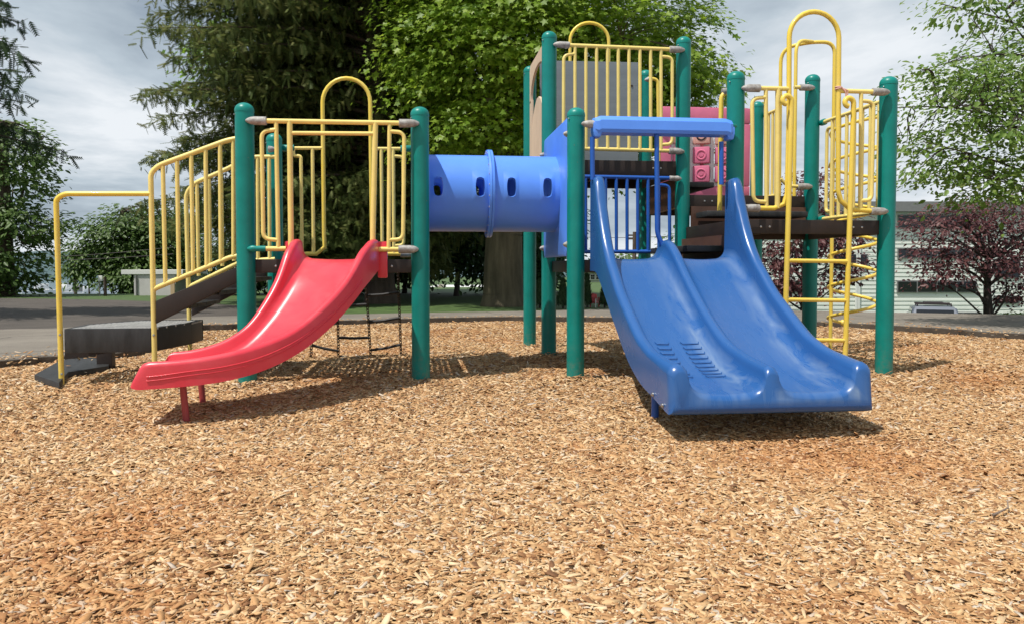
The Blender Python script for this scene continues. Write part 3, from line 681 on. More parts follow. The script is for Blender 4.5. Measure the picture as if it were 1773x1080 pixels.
# table over the turn angle: crest, bed, outer bottom
cre = [(-6, 1.012), (4, 1.012), (10, 1.0), (15, .965), (20, .915), (30, .735), (40, .585), (50, .455), (60, .378), (70, .333), (80, .308), (90, .300), (97, .297)]
bdt = [(-6, .878), (4, .872), (10, .845), (20, .742), (30, .595), (40, .455), (50, .335), (60, .258), (70, .214), (80, .192), (90, .184), (97, .182)]
bot = [(-6, .80), (4, .79), (10, .765), (20, .685), (30, .555), (40, .42), (50, .302), (60, .222), (70, .178), (80, .160), (90, .148), (97, .15)]
secs = []; wear = []
CX, CY = -3.9, -.07
ths = list(np.arange(-5, 86.1, 2.5)) + [87, 88, 88.8, 89.3, 89.6]
for th in ths:
    c_, b_, o_ = interp(cre, th), interp(bdt, th), interp(bot, th)
    k = max(0, (th - 87) / 2.65); dr = .020 * (1 - math.sqrt(max(0, 1 - k * k)))
    c_ -= dr * 1.4; b_ -= dr; o_ += dr * 1.1
    # inner side u0 (radius .66) to outer side u1 (radius 1.24)
    pr = profile(.655 + dr, 1.245 - dr, c_, c_, b_, o_, wt=.055, rf=.075)
    t = R(min(th, 90)); row = []
    for u, z in pr:
        # nose leans forward towards the bottom
        sl = min(.105, max(0, c_ - z)) * .52 * sst(80, 88, th)
        row.append(Vector((CX + u * math.cos(t) - sl, CY - u * math.sin(t), z)))
    secs.append(row); wear.append([.4] * len(row))
red = sweep('curved_slide', secs, M['red_slide'], wear); red['label'] = 'red curved slide'
b = MB()   # moulded groove lines along the outer wall (raised bead)
for dz, r_ in ((.082, .0035), (.060, .003)):
    b.tube([Vector((CX + 1.246 * math.cos(R(t)), CY - 1.246 * math.sin(R(t)), interp(bot, t) + dz - .012 * sst(75, 90, t))) for t in range(22, 89, 3)], r_, 6)
b.build('side_bead', M['red_slide'], red)
for (xp, yp, xt) in ((325, 728, 322), (354, 701, 350)):
    p = gp(xp, yp, -.05); tp = on(xt, 655 if yp > 710 else 650, 1, p.y - .0)
    b = MB(); b.tube([p - Vector((0, 0, .1)), Vector((p.x - .03, p.y + .01, .20))], .019, 12); b.build('support_leg', M['red_leg'], red)
for x0 in (-3.31, -2.665): b = MB(); b.box(x0, x0 + .07, -.062, -.03, .74, 1.0, .012); b.build('mounting_ear', M['red_slide'], red)

# ---- blue double slide
cr_t = [(.03, 1.475), (.13, 1.475), (.17, 1.46), (.25, 1.285), (.4, 1.03), (.53, .885), (.64, .80), (.8, .68), (.98, .578), (1.27, .428), (1.4, .385), (1.54, .352), (1.7, .335), (1.86, .322), (2, .318)]
bd_t = [(.03, .880), (.18, .878), (.26, .862), (.5, .715), (.75, .565), (1.0, .42), (1.25, .30), (1.45, .232), (1.65, .197), (1.86, .172), (2, .165)]
bt_t = [(.03, .790), (.2, .785), (.27, .762), (.43, .668), (.73, .476), (1.07, .272), (1.25, .195), (1.42, .145), (1.62, .114), (1.93, .062), (2, .058)]
dv_t = [(.03, 1.012), (.2, 1.008), (.35, .935), (.6, .762), (.8, .638), (1.0, .525), (1.3, .392), (1.58, .336), (1.84, .308), (2, .303)]
secs = []; wear = []
RE = .042
ss = list(np.arange(.03, 1.90, .04)) + [1.952 - RE + RE * math.sin(R(a)) for a in (0, 15, 30, 45, 60, 75, 86)]
for s_ in ss:
    k = max(0, (s_ - 1.952 + RE) / RE); q = RE * (1 - math.sqrt(max(0, 1 - k * k)))
    c_, b_, o_, d_ = interp(cr_t, s_), interp(bd_t, s_), interp(bt_t, s_), interp(dv_t, s_)
    c_ -= q; d_ -= q; b_ -= q * .75; o_ += q * 1.1; dr = q * .8
    wt = .075 + .03 * sst(1.55, 1.9, s_) - q; 
    pr = profile(-1.118 + dr, -.012 - dr, c_, c_, b_, o_, wt=wt, divider=(-.568, d_), rf=.075 + .03 * sst(1.5, 1.88, s_))
    row = []; wr = []
    for u, z in pr:
        sl = (z - o_) * .12 * sst(1.8, 1.95, s_)
        row.append(Vector((u, -s_ + sl, z)))
        w = 0.03
        if z < b_ + .06 and z > b_ - .02:
            w = .05 + .85 * max(math.exp(-((u + .66) / .07) ** 2), math.exp(-((u + .13) / .07) ** 2)) * (.45 + .55 * sst(.5, 1.2, s_)) + .24 * sst(1.45, 1.8, s_)
        wr.append(w)
    secs.append(row); wear.append(wr)
blue = sweep('double_slide', secs, M['blue_slide'], wear); blue['label'] = 'blue double slide'
for p0, xx in (((1134, 723), -1.07), ((1396, 727), -.12)):
    p = on(*p0, 1, -1.36); b = MB(); b.tube([Vector((p.x, -1.36, -.2)), Vector((p.x, -1.36, .20))], .022, 12); b.build('support_leg', M['rod_blue'], blue)
for x0, x1 in ((-.95, -.865), (-.79, -.675)):
    for i in range(9):
        y = -1.12 - .055 * i; z = interp(bd_t, -y) + .003; b = MB()
        dzy = (interp(bd_t, -y + .01) - interp(bd_t, -y - .01)) / .02
        b.tube([(x0, y + .004, z), (x0 + .008, y - .02, z + dzy * .02), (x1 - .008, y - .02, z + dzy * .02), (x1, y + .004, z)], .0032, 6); b.build('grip_rib', M['blue_slide'], blue)
b = MB()
for (xp, yp) in ((1131, 682), (1148, 701)):
    p = on(xp, yp, 0, -1.12); b = MB(); b.lathe(p, p + Vector((-.02, 0, 0)), [(0, .011), (.008, .010), (.012, .004)], 10); b.build('bolt', M['steel'], blue)
# hood bar over the double slide, with grab rods
b = MB()
pr = [(-.06, 1.818), (.03, 1.81), (.05, 1.83), (.05, 1.92), (.03, 1.938), (-.035, 1.93), (-.068, 1.90), (-.072, 1.84)]
secs = []
for x, s_, dz in [(-1.115, .55, 0), (-1.105, .85, -.006), (-1.08, 1, -.01), (-1.06, 1, 0), (-.5, 1, .0), (-.12, 1, 0), (-.09, 1, -.01), (-.07, .85, -.006), (-.06, .55, 0)]:
    secs.append([Vector((x, -.075 + y * s_, 1.852 + (z - 1.875) * s_ * 1.08 + dz)) for y, z in pr])
hood = sweep('slide_hood', secs, M['sky_blue'], ang=24); hood['label'] = 'bright blue hood bar above the double slide'
for x0, x1 in ((-1.12, -1.035), (-.135, -.055)):
    b = MB(); b.prism([(x0, -.135, 1.865), (x1, -.135, 1.85), (x1 - .015 if x0 < -1 else x1, -.135, 1.80), (x1 - .03 if x0 < -1 else x1 - .01, -.135, 1.755), (x0 + .01 if x0 < -1 else x0 + .03, -.135, 1.755), (x0 if x0 < -1 else x0 + .015, -.135, 1.80)], (0, .10, 0), .012); b.build('end_lug', M['sky_blue'], hood)
P = lambda *p: Yp(-.10, *p)
for pts in ([(1025.5, 238), (1026, 312)], [(1137, 234), (1138, 405), (1147, 425)], [(1249, 246), (1249, 320)]):
    b = MB(); b.tube(P(*pts), .0175, 12, fil=.04); b.build('grab_rod', M['rod_blue'], hood)
clamp(hood, P((1007, 214.5))[0], P((1030, 216))[0]); clamp(hood, P((1276, 219))[0], P((1250, 219))[0], 'green', .12, .024)

# ---- tunnel
TC, TR, TX0, TX1 = Vector((0, .61, 1.405)), .303, XB + .04, XE - .06
wins = [on(x, 330, 1, .61 - TR).x for x in (763, 829, 882, 947)]
def tunnel(x0, x1, ws):
    na = 72; da = 2 * math.pi / na; us = sorted(set([round(x0 + (x1 - x0) * i / 26, 5) for i in range(27)])); nu = len(us)
    b = MB(); du = us[1] - us[0]
    def pt(u, a, r=TR): return Vector((u, TC.y - r * math.cos(a), TC.z + r * math.sin(a)))
    hole = set(); rings = []
    for w in ws:
        i0 = min(range(nu), key=lambda i: abs(us[i] - (w - .058))); i1 = i0 + max(3, round(.116 / du))
        for a_mid in (0.08, math.pi - .08):
            jm = round(a_mid / da); j0, j1 = jm - 5, jm + 5
            for i in range(i0, i1):
                for j in range(j0, j1): hole.add((i, j % na))
            per = [(i, j0) for i in range(i0, i1)] + [(i1, j) for j in range(j0, j1)] + [(i, j1) for i in range(i1, i0, -1)] + [(i0, j) for j in range(j1, j0, -1)]
            cu, ca = (us[i0] + us[i1]) / 2, (j0 + j1) / 2 * da
            o_, n_, k_ = [], [], []
            for i, j in per:
                xx, yy = us[i] - cu, (j * da - ca) * TR; an = math.atan2(yy * .6, xx)
                hw, hh = .036, .075      # stadium
                cx, sx = math.cos(an), math.sin(an)
                qx, qy = hw * cx, (hh - hw) * (1 if sx > 0 else -1) * min(1, abs(sx) * 1.6) + hw * sx
                o_.append(pt(us[i], j * da)); n_.append(pt(cu + qx, ca + qy / TR, TR + .008)); k_.append(pt(cu + qx * .97, ca + qy * .97 / TR, TR - .022))
            rings.append((o_, n_, k_))
    base = len(b.v)
    for u in us:
        for j in range(na): b.v.append(pt(u, j * da))
    for i in range(nu - 1):
        for j in range(na):
            if (i, j) in hole: continue
            l = (j + 1) % na; b.f.append((base + i * na + j, base + i * na + l, base + (i + 1) * na + l, base + (i + 1) * na + j))
    for o_, n_, k_ in rings:
        k0 = len(b.v); m = len(o_); b.v += o_ + n_ + k_
        for i in range(m):
            l = (i + 1) % m; b.f.append((k0 + i, k0 + l, k0 + m + l, k0 + m + i)); b.f.append((k0 + m + i, k0 + m + l, k0 + 2 * m + l, k0 + 2 * m + i))
    # inner wall
    k0 = len(b.v)
    for u in (x0, x1):
        for j in range(0): pass
    return b
xm = on(852, 330, 1, .61 - TR).x
b = tunnel(TX0, TX1, wins); tun = b.build('crawl_tunnel', M['sky_blue'], PS, angle=55); tun['label'] = 'bright blue crawl tunnel with slotted windows'
b = MB(); b.lathe((xm - .02, TC.y, TC.z), (xm + 1, TC.y, TC.z), [(0, TR + .001), (.0, TR + .045), (.018, TR + .047), (.020, TR + .040), (.022, TR + .047), (.040, TR + .045), (.040, TR + .001)], 72)
fl_ = b.build('tunnel_flange', M['sky_blue'], tun)
b = MB()
for k in range(24):
    a = 2 * math.pi * (k + .5) / 24; p = Vector((xm - .02, TC.y - (TR + .026) * math.cos(a), TC.z + (TR + .026) * math.sin(a))); b = MB(); b.lathe(p, p + Vector((-.01, 0, 0)), [(0, .007), (.005, .006)], 6); b.build('flange_bolt', M['alu'], fl_)
def ringed_plate(x, y0, y1, z0, z1, sgn):
    """tunnel end panel with a round hole, edges turned back"""
    b = MB(); n = 64; t = .035
    def loop(xx, r):
        return [Vector((xx, TC.y - r * math.cos(2 * math.pi * k / n), TC.z + r * math.sin(2 * math.pi * k / n))) for k in range(n)]
    def rect(xx, ins=0):
        L_ = []
        for k in range(n):
            a = 2 * math.pi * k / n; c, s_ = -math.cos(a), math.sin(a)
            hy0, hy1, hz0, hz1 = TC.y - y0 - ins, y1 - TC.y - ins, TC.z - z0 - ins, z1 - TC.z - ins
            ty = (hy1 / c if c > 1e-6 else hy0 / -c if c < -1e-6 else 1e9); tz = (hz1 / s_ if s_ > 1e-6 else hz0 / -s_ if s_ < -1e-6 else 1e9)
            tt = min(ty, tz); L_.append(Vector((xx, TC.y + c * tt, TC.z + s_ * tt)))
        return L_
    loops = [loop(x - sgn * t, TR - .004), loop(x, TR - .004), loop(x, TR + .012), rect(x, .02), rect(x - sgn * .008, 0), rect(x - sgn * t, 0)]
    for l in loops: b.v += l
    for i in range(len(loops) - 1):
        for k in range(n):
            l = (k + 1) % n; b.f.append((i * n + k, i * n + l, (i + 1) * n + l, (i + 1) * n + k))
    o = b.build('tunnel_panel', M['sky_blue'], PS, angle=30)
    return o
tp = ringed_plate(TX1, .065, 1.15, .90, 1.925, -1)
ringed_plate(TX0, .065, 1.15, .90, 1.925, 1)
for pa in ((.05, 1.80), (1.19, 1.80), (.05, .985), (1.19, .985)):
    p = Vector((TX1 + .0, pa[0], pa[1])); clamp(tp, p + Vector((-.03, -.03, 0)), p + Vector((.3, .1, 0)), 'alu', .06, .028)

# ---- blue barrier under the tower
P = lambda *p: Yp(Y1 - .075, *p)
guard('guard_rail', [(P((975, 305.5), (1165, 309)), RB), (P((975, 436), (1165, 436)), RB)] +
      [(P((x, 307), (x + .3, 436)), RS) for x in (1014, 1031, 1048.5, 1067, 1085.5, 1104, 1122, 1140.5)] +
      [(P((1141, 320.5), (1159, 322), (1159.5, 424), (1141, 425)), RS, .09)], M['rod_blue'],
      [(P((1180, 310))[0], P((1160, 309))[0], 'alu', .11, .022), (P((960, 305))[0], P((980, 306))[0]), (P((960, 436))[0], P((980, 436))[0]), (P((1180, 436))[0], P((1160, 436))[0])], label='blue guard rail under the tower deck')
# ---- tower front rail
guard('guard_rail', [(P((975, 78.5), (1170, 86.5)), RB), (P((1012, 258), (1165, 262)), RB), (P((972, 257), (1012, 258)), RB)] +
      [(P((x, 80 + (x - 990) * .04), (x + .2, 260)), RS) for x in (995.5, 1014.5, 1033, 1052, 1070.5, 1089, 1108, 1126.5, 1144.5)] +
      [(P((995, 94), (976, 96), (975.5, 246), (994, 247)), RS, .09), (P((1145, 98.5), (1164, 100), (1164, 250), (1145, 251)), RS, .09)], M['yellow'],
      [(P((958, 77.5))[0], P((980, 78.5))[0]), (P((1186, 87))[0], P((1165, 86.2))[0]), (P((1185, 263))[0], P((1165, 262))[0]), (P((955, 257))[0], P((975, 257))[0])])
# grey board at the back of the tower
b = MB(); q = Yp(Y2 - .08, (935, 105), (1105, 108.5), (1105, 282), (935, 282)); b.prism(q, (0, .022, 0), .003)
gb = b.build('lookout_board', M['grey_board'], PS, smooth=False); gb['label'] = 'grey plywood board at the back of the tower'
b = MB(); p = on(1094, 149, 1, Y2 - .082); b.lathe(p, p + Vector((0, -.02, 0)), [(0, .012), (.004, .011)], 8); b.build('bolt', M['dark'], gb)
ap = arch_pts(987, 1054, 72, 40, Y2 + .08, (988, 300), (1054, 300)); guard('arch_rail', [(ap, RB)], M['bright_yellow'], label='yellow arch behind the grey board')
# tan side panel of the tower with an arched opening
def tan_panel():
    x = XE + .0; y0, y1 = Y1 + .06, Y2 - .06; z0, z1 = 1.80, 2.855; w = y1 - y0; b = MB()
    for k in range(9):
        ya = y0 + w * k / 9; yb = y0 + w * (k + 1) / 9 - .006
        cz = lambda yy: 2.44 - .34 * ((yy - (y0 + y1) / 2) / (w / 2 - .08)) ** 2 if abs(yy - (y0 + y1) / 2) < w / 2 - .08 else 2.2
        za, zb = max(2.16, cz(ya)), max(2.16, cz(yb))
        if k in (0, 8): za = zb = 2.5
        b.prism([(x - .012, ya, z0), (x - .012, yb, z0), (x - .012, yb, zb), (x - .012, ya, za)], (.024, 0, 0), .003)
    # frame round the opening
    n = 14; o_, i_ = [], []
    for k in range(n + 1):
        a = math.pi * k / n; c = -math.cos(a); yy = (y0 + y1) / 2 + c * (w / 2 - .075); zz = 2.48 + .27 * math.sin(a) ** .8
        i_.append(Vector((x - .012, yy, zz)))
        yo = (y0 + y1) / 2 + c * w / 2; o_.append(Vector((x - .012, yo, z1 if 0 < k < n else 2.48)))
    o_[0] = Vector((x - .012, y0, 2.48)); o_[-1] = Vector((x - .012, y1, 2.48)); o_[1].y = y0; o_[1].z = z1 - .05; o_[-2].y = y1; o_[-2].z = z1 - .05
    for k in range(n): b.prism([o_[k], o_[k + 1], i_[k + 1], i_[k]], (.024, 0, 0))
    o = b.build('slat_panel', M['tan'], PS, smooth=False); o['label'] = 'cream slatted panel with arched opening'
tan_panel()
# hand loops at the tower and deck openings
P = lambda *p: Yp(Y2 - .15, *p)
guard('hand_loop', [(P((1122, 136), (1139, 138), (1141, 290)), RB, .14)], M['bright_yellow'], [(P((1116, 139))[0], P((1125, 138))[0], 'alu', .05)])
P = lambda *p: Yp(.14, *p)
guard('hand_loop', [(P((1268, 158), (1249, 164), (1246, 365)), RB + .001, .10)], M['bright_yellow'], [(P((1266, 156))[0], P((1252, 160))[0], 'alu', .07)])

# ---- pink game panel behind the upper deck
def game_panel():
    Y = Y2 - .02; q = Yp(Y, (1140, 184), (1300, 187), (1300, 340), (1140, 340)); x0, x1, z1, z0 = q[0].x, q[1].x, q[0].z, q[2].z
    b = MB(); t = .05; fw_ = .17
    cz0, cz1 = [p.z for p in Yp(Y, (1200, 322), (1200, 213))]
    ca, cb = [p.x for p in Yp(Y, (1163, 250), (1279, 250))]
    b.box(x0, x1, Y, Y + t, cz1, z1, .015); b.box(x0, x1, Y, Y + t, z0, cz0, .012); b.box(x0, ca, Y, Y + t, cz0 + .002, cz1 - .002, .012); b.box(cb, x1, Y, Y + t, cz0 + .002, cz1 - .002, .012)
    o = b.build('game_panel', M['pink'], PS); o['label'] = 'pink noughts and crosses panel with turning blocks'
    g = MB(); cols = [p.x for p in Yp(Y, (1180, 270), (1216, 270), (1253, 270))]; rows = [p.z for p in Yp(Y, (1216, 236), (1216, 269.5), (1216, 302))]
    dxc = cols[1] - cols[0]; dzr = rows[0] - rows[1]
    for i in range(4):
        xx = cols[0] - dxc / 2 + i * dxc; g.box(xx - .018, xx + .018, Y + .012, Y + .034, cz0, cz1)
    for i in range(4):
        zz = rows[0] + dzr / 2 - i * dzr; g.box(ca + .0, cb, Y + .014, Y + .032, zz - .018, zz + .018)
    g.box(ca, cb, Y + .013, Y + .033, cz0, cz0 + .075)
    g.build('block_frame', M['white'], o)
    for j, zz in enumerate(rows):
        for i, xx in enumerate(cols):
            s = min(dxc, dzr) * .42; mt = Matrix.Translation((xx, Y + .02, zz)) @ Matrix.Rotation(R(-24 if i < 2 else -20), 4, 'Z')
            k = MB(); k.box(-s, s, -s * .75, s * .75, -s, s, .012, mt)
            k.lathe(mt @ Vector((0, 0, -s * 1.2)), mt @ Vector((0, 0, s * 1.2)), [(0, .02), (2.4 * s, .02)], 8)
            bl = k.build('game_block', M['pale_pink' if j == 0 else 'pink'], o)
            k = MB(); c = mt @ Vector((0, -s * .75, 0)); nn = mt.to_3x3() @ Vector((0, -1, 0)); k.ring(c, nn, s * .55, .009, 20, 6)
            k.lathe(c, c + nn, [(0, s * .27), (.006, s * .25)], 14) if j else None
            k.build('nought', M['dark' if j == 0 else 'pink'], bl)
game_panel()

# ---- arch ladder at the front of the right deck
YL = -.075; P = lambda *p: Yp(YL, *p)
aw = arch_pts(1366.5, 1452.5, 66, 21, YL, (1366, 180), (1451.5, 180))
path = P((1297, 360.5), (1340, 361), (1357, 354), (1363, 335), (1366, 200)) + aw[1:-1] + P((1451.5, 200), (1451, 330), (1456, 348), (1472, 363), (1520, 366.5))
guard('arch_rail', [(path, RB + .001)], M['bright_yellow'], [(P((1283, 360.5))[0], P((1300, 360.8))[0]), (P((1538, 366.5))[0], P((1520, 366.3))[0])], label='tall bright yellow arch over the ladder')
guard('guard_rail', [(P((1300, 153), (1366, 154.5)), RB), (P((1326, 154), (1327, 361)), RS), (P((1347, 154), (1346, 361)), RT),
     (P((1326, 169), (1302, 171), (1304.5, 349), (1327, 350)), RS, .09)], M['yellow'], [(P((1284, 153))[0], P((1302, 153.2))[0])])
guard('guard_rail', [(P((1452, 158), (1525, 160)), RB), (P((1491, 160), (1489, 366)), RS),
     (P((1490, 175), (1512.5, 177), (1509, 347), (1489, 348)), RS, .09)], M['yellow'], [(P((1541, 160))[0], P((1522, 159.8))[0])])
lad = MB(); Q = lambda *p: Yp(YL - .055, *p)
def swan(xb, yb, xt, yt):
    pts = Q((xb, yb), (xt - .3, yt + 30)) ; n = 12
    c = Q((xt - 9, yt + 12))[0]; rr = (Q((xt, yt + 12))[0] - c).length
    for i in range(n + 1):
        a = math.pi * 1.45 * i / n; k = rr * (1 - .35 * i / n); pts.append(c + Vector((math.cos(a) * k, -.01 * i / n, math.sin(a) * k)))
    return pts
for sp in ((1359.5, 560, 1370.5, 163), (1463, 625, 1478, 167)):
    lad.tube(swan(*sp), RT, 12)
L_ = lad.build('arch_ladder', M['bright_yellow'], PS); L_['label'] = 'yellow ladder with curled tops'
for y, xa, xb in ((451.5, 1362, 1470), (519, 1360, 1466), (587.5, 1358, 1463)):
    b = MB(); b.tube(Q((xa, y), (xb, y + 1.5)), .0155, 10); b.build('rung', M['bright_yellow'], L_)
# rope tied round the arch: its own thing
b = MB(); c = P((1452, 152))[0]; b.ring(c, (0.1, 0, 1), .024, .005, 14, 6); b.ring(c + Vector((0, 0, -.012)), (-.1, 0.1, 1), .024, .005, 14, 6)
b.tube([c + Vector((.02, -.02, -.01)), c + Vector((.045, -.025, -.035)), c + Vector((.05, -.02, -.08))], .006, 6, fil=.02); b.tube([c + Vector((.02, -.02, -.01)), c + Vector((.06, -.025, -.025)), c + Vector((.062, -.02, -.06))], .005, 6)
tag(b.build('string', mat('pale pink cord', (.72, .42, .38), .8)), 'pale pink string knotted round the tall yellow arch', 'string')
# side rail of the right deck and of the upper deck
P = lambda *p: Xp(XG + .07, *p)
def side_guard(y0, y1, zt, zb, n, x=XG + .07):
    t = [([(x, y0, zt), (x, y1, zt)], RB), ([(x, y0, zb), (x, y1, zb)], RB)]
    for i in range(n): yy = y0 + .20 + (y1 - y0 - .40) * i / (n - 1); t.append(([(x, yy, zt), (x, yy, zb)], RS))
    for yy, s in ((y0 + .20, -1), (y1 - .20, 1)): t.append(([(x, yy, zt - .07), (x, yy + s * .095, zt - .07), (x, yy + s * .095, zb + .06), (x, yy, zb + .06)], RS, .07))
    return t
guard('guard_rail', side_guard(.04, Y1 - .04, 2.135, 1.258, 7), M['yellow'], [((XG + .07, Y1, 2.135), (XG + .07, Y1 - .2, 2.135), 'green', .1), ((XG + .07, Y1, 1.258), (XG + .07, Y1 - .2, 1.258), 'green', .1), ((XG + .07, 0, 2.135), (XG + .07, .2, 2.135)), ((XG + .07, 0, 1.258), (XG + .07, .2, 1.258))])
x = XG + .07
guard('guard_rail', [([(x, Y1 + .02, 2.43), (x, 1.47, 2.43)], RB), ([(x, 2.12, 2.43), (x, Y2 - .02, 2.43)], RB)] +
      [([(x, yy, 2.43), (x, yy, 1.56)], RS) for yy in (1.32, 1.40, 1.47, 2.12, 2.2, 2.3)] + [([(x, Y1 + .02, 1.56), (x, 1.47, 1.56)], RB), ([(x, 2.12, 1.56), (x, Y2 - .02, 1.56)], RB)], M['yellow'],
      [((x, Y2, 2.43), (x, Y2 - .2, 2.43), 'green', .1), ((x, Y1, 1.56), (x, Y1 + .2, 1.56))])
P = lambda *p: Yp(Y1 - .075, *p)
guard('guard_rail', [(P((1375, 151.5), (1395, 152)), RB), (P((1352, 310), (1362, 322), (1390, 324)), RS, .06)], M['yellow'], [(P((1411, 152.3))[0], P((1390, 152))[0]), (P((1407, 323.5))[0], P((1386, 323.5))[0])])
# overhead loop and corkscrew climber beyond the upper deck
SX, SY = 1.80, 1.9
zt = on(1440, 74, 1, SY).z
lp = MB()
pA, pB = Xp(XG + .10, (1350, 260), (1376, 260)); 
tA = Vector((XG + .10, pA.y, zt)); tB = Vector((XG + .10, pB.y, zt)); cm = Vector((SX, SY, zt))
mid = Vector((XG + .34, SY, zt))
lp.tube([Vector((tA.x, tA.y, 1.48)), tA + Vector((0, 0, -.02)), mid, cm, Vector((SX, SY, -.15))], RB + .001, 12, fil=.30)
lp.tube([Vector((tB.x, tB.y, 1.48)), tB + Vector((0, 0, -.03)), mid + Vector((.0, -.0, -.0))], RB, 12, fil=.22)
ol = lp.build('spiral_climber', M['bright_yellow'], PS); ol['label'] = 'yellow corkscrew climber with overhead loop'
cl = MB(); rad = .232; hx = []
turns = 6.4; n = int(turns * 26); c0 = Vector((SX + rad, SY, 0)); zb = on(1443, 547, 1, SY).z; pitch = .312
for i in range(-7, n):
    a = 2 * math.pi * i / 26; hx.append(c0 + Vector((-rad * math.cos(a), -rad * math.sin(a), zb + pitch * i / 26)))
cl.tube(hx, .0165, 9); cl.build('climbing_coil', M['bright_yellow'], ol)
b = MB(); p = hx[0]; b.lathe(p + Vector((0, -.035, 0)), p + Vector((0, .1, 0)), [(0, .008), (.01, .024), (.035, .034), (.06, .024), (.07, .008)], 12); b.build('coil_end', M['bright_yellow'], ol)

# ---- chain ladder hanging from the low deck: a thing of its own
CL = thing('chain_climber', 'black chain climbing net with rubber rungs hanging from the low deck edge', 'climbing net', (-3.0, 1.6, 0))
Yt, Yb = Y1 + .05, 1.72
tops = [on(x, 470, 1, Yt) for x in (545, 584, 632, 689)]; bots = [on(x, y, 1, Yb) for x, y in ((538.5, 617), (586, 617), (642, 617), (694.5, 613))]
chains = []
for a, c in zip(tops, bots):
    a = a.copy(); a.z = .80; c = c.copy(); c.z = gz(c.x, c.y)
    chains.append((a, c)); k = MB(); d = (c - a); nl_ = int(d.length / .034); dn = d.normalized(); sd_ = dn.orthogonal().normalized(); s2 = dn.cross(sd_)
    for i in range(nl_):
        q = a + d * (i + .5) / nl_; ax = sd_ if i % 2 else s2; pts = []
        for j in range(9):
            an = 2 * math.pi * j / 8; pts.append(q + dn * (.024 * math.cos(an)) + ax * (.0125 * math.sin(an)))
        k.tube(pts, .0042, 5, cap=False)
    k.build('chain', M['chain'], CL)
def at_row(c, y):
    a, b_ = chains[c]; lo, hi = 0., 1.
    for _ in range(30):
        t = (lo + hi) / 2; p = a + (b_ - a) * t; v = p - Vector(CAM.tolist()); zz = v.dot(Vector(_fw.tolist())); yy = 516.8 - F_PX * v.dot(Vector(_up.tolist())) / zz
        if yy < y: lo = t
        else: hi = t
    return a + (b_ - a) * t
for c, ya, yb in ((0, 597, 607), (1, 584, 584), (1, 617, 616.5), (2, 557, 550), (2, 606, 596), (0, 556, 557), (1, 528, 527), (2, 512, 506), (0, 520, 522)):
    p, q = at_row(c, ya), at_row(c + 1, yb); k = MB(); m_ = (p + q) / 2 - Vector((0, 0, .006))
    k.tube([p, p + (m_ - p) * .25, m_, q + (m_ - q) * .25, q], .0125, 9); k.build('rung', M['rubber'], CL)
    k.v
# ================================================================== PLANTS
M['bark'] = mat('rough brown bark', (0.050, 0.034, 0.024), 0.9, col2=(0.125, 0.092, 0.068), vscale=9, bump=1.0, bscale=14, stretch=(1, 1, .18))
M['bark_moss'] = mat('mossy bark', (0.055, 0.045, 0.025), 0.9, col2=(0.14, 0.115, 0.07), vscale=6, bump=1.0, bscale=14, stretch=(1, 1, .2))
M['twig'] = mat('thin dark bark', (0.045, 0.035, 0.03), 0.85, var=.3)
M['leaf_maple'] = leafmat('maple leaf', [(0.11, 0.205, 0.015), (0.17, 0.285, 0.022), (0.23, 0.35, 0.034), (0.30, 0.41, 0.065)], .48)
M['leaf_back'] = leafmat('sunlit far leaf', [(0.07, 0.15, 0.012), (0.12, 0.23, 0.02), (0.17, 0.28, 0.03)], .45)
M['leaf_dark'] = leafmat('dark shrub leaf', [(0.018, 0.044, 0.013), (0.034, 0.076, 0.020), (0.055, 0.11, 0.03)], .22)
M['leaf_mid'] = leafmat('mid green leaf', [(0.045, 0.090, 0.018), (0.080, 0.145, 0.030), (0.12, 0.195, 0.044)], .38)
M['leaf_olive'] = leafmat('dogwood leaf', [(0.075, 0.150, 0.022), (0.12, 0.215, 0.034), (0.175, 0.28, 0.055), (0.20, 0.265, 0.075)], .45)
M['leaf_plum'] = leafmat('plum leaf', [(0.042, 0.016, 0.018), (0.080, 0.026, 0.030), (0.125, 0.042, 0.046), (0.17, 0.075, 0.07)], .32)
M['needle'] = leafmat('spruce spray', [(0.050, 0.078, 0.022), (0.090, 0.122, 0.036), (0.138, 0.168, 0.052), (0.175, 0.185, 0.068)], .3, .6)
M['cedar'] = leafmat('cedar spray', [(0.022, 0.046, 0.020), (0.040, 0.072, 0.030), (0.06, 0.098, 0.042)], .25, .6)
MAPLE = (np.array([(0, 0, 0), (0, 1, 0), (.40, -.02, .02), (.26, .24, .05), (.58, .54, .03), (.19, .56, .04), (-.40, -.02, .02), (-.26, .24, .05), (-.58, .54, .03), (-.19, .56, .04)], float),
         np.array([(0, 2, 3, 4, 5, 1), (0, 1, 9, 8, 7, 6)]))
OVAL = (np.array([(0, 0, 0), (0, 1, -.08), (.20, .22, .05), (.27, .5, .06), (.15, .82, .0), (-.20, .22, .05), (-.27, .5, .06), (-.15, .82, .0)], float),
        np.array([(0, 2, 3, 4, 1), (0, 1, 7, 6, 5)]))
def _nrm(a): return a / np.maximum(1e-9, np.linalg.norm(a, axis=1, keepdims=True))
def place_leaves(pos, nrm, fwd, size, tpl):
    nrm = _nrm(nrm); f = _nrm(fwd - nrm * (fwd * nrm).sum(1, keepdims=True)); s_ = np.cross(f, nrm)
    T, Fc = tpl
    V = pos[:, None] + size[:, None, None] * (T[None, :, 0:1] * s_[:, None] + T[None, :, 1:2] * f[:, None] + T[None, :, 2:3] * nrm[:, None])
    n = len(pos); k = len(T)
    Fa = (np.arange(n) * k)[:, None, None] + Fc[None]
    return V.reshape(-1, 3), Fa.reshape(-1, Fc.shape[1])
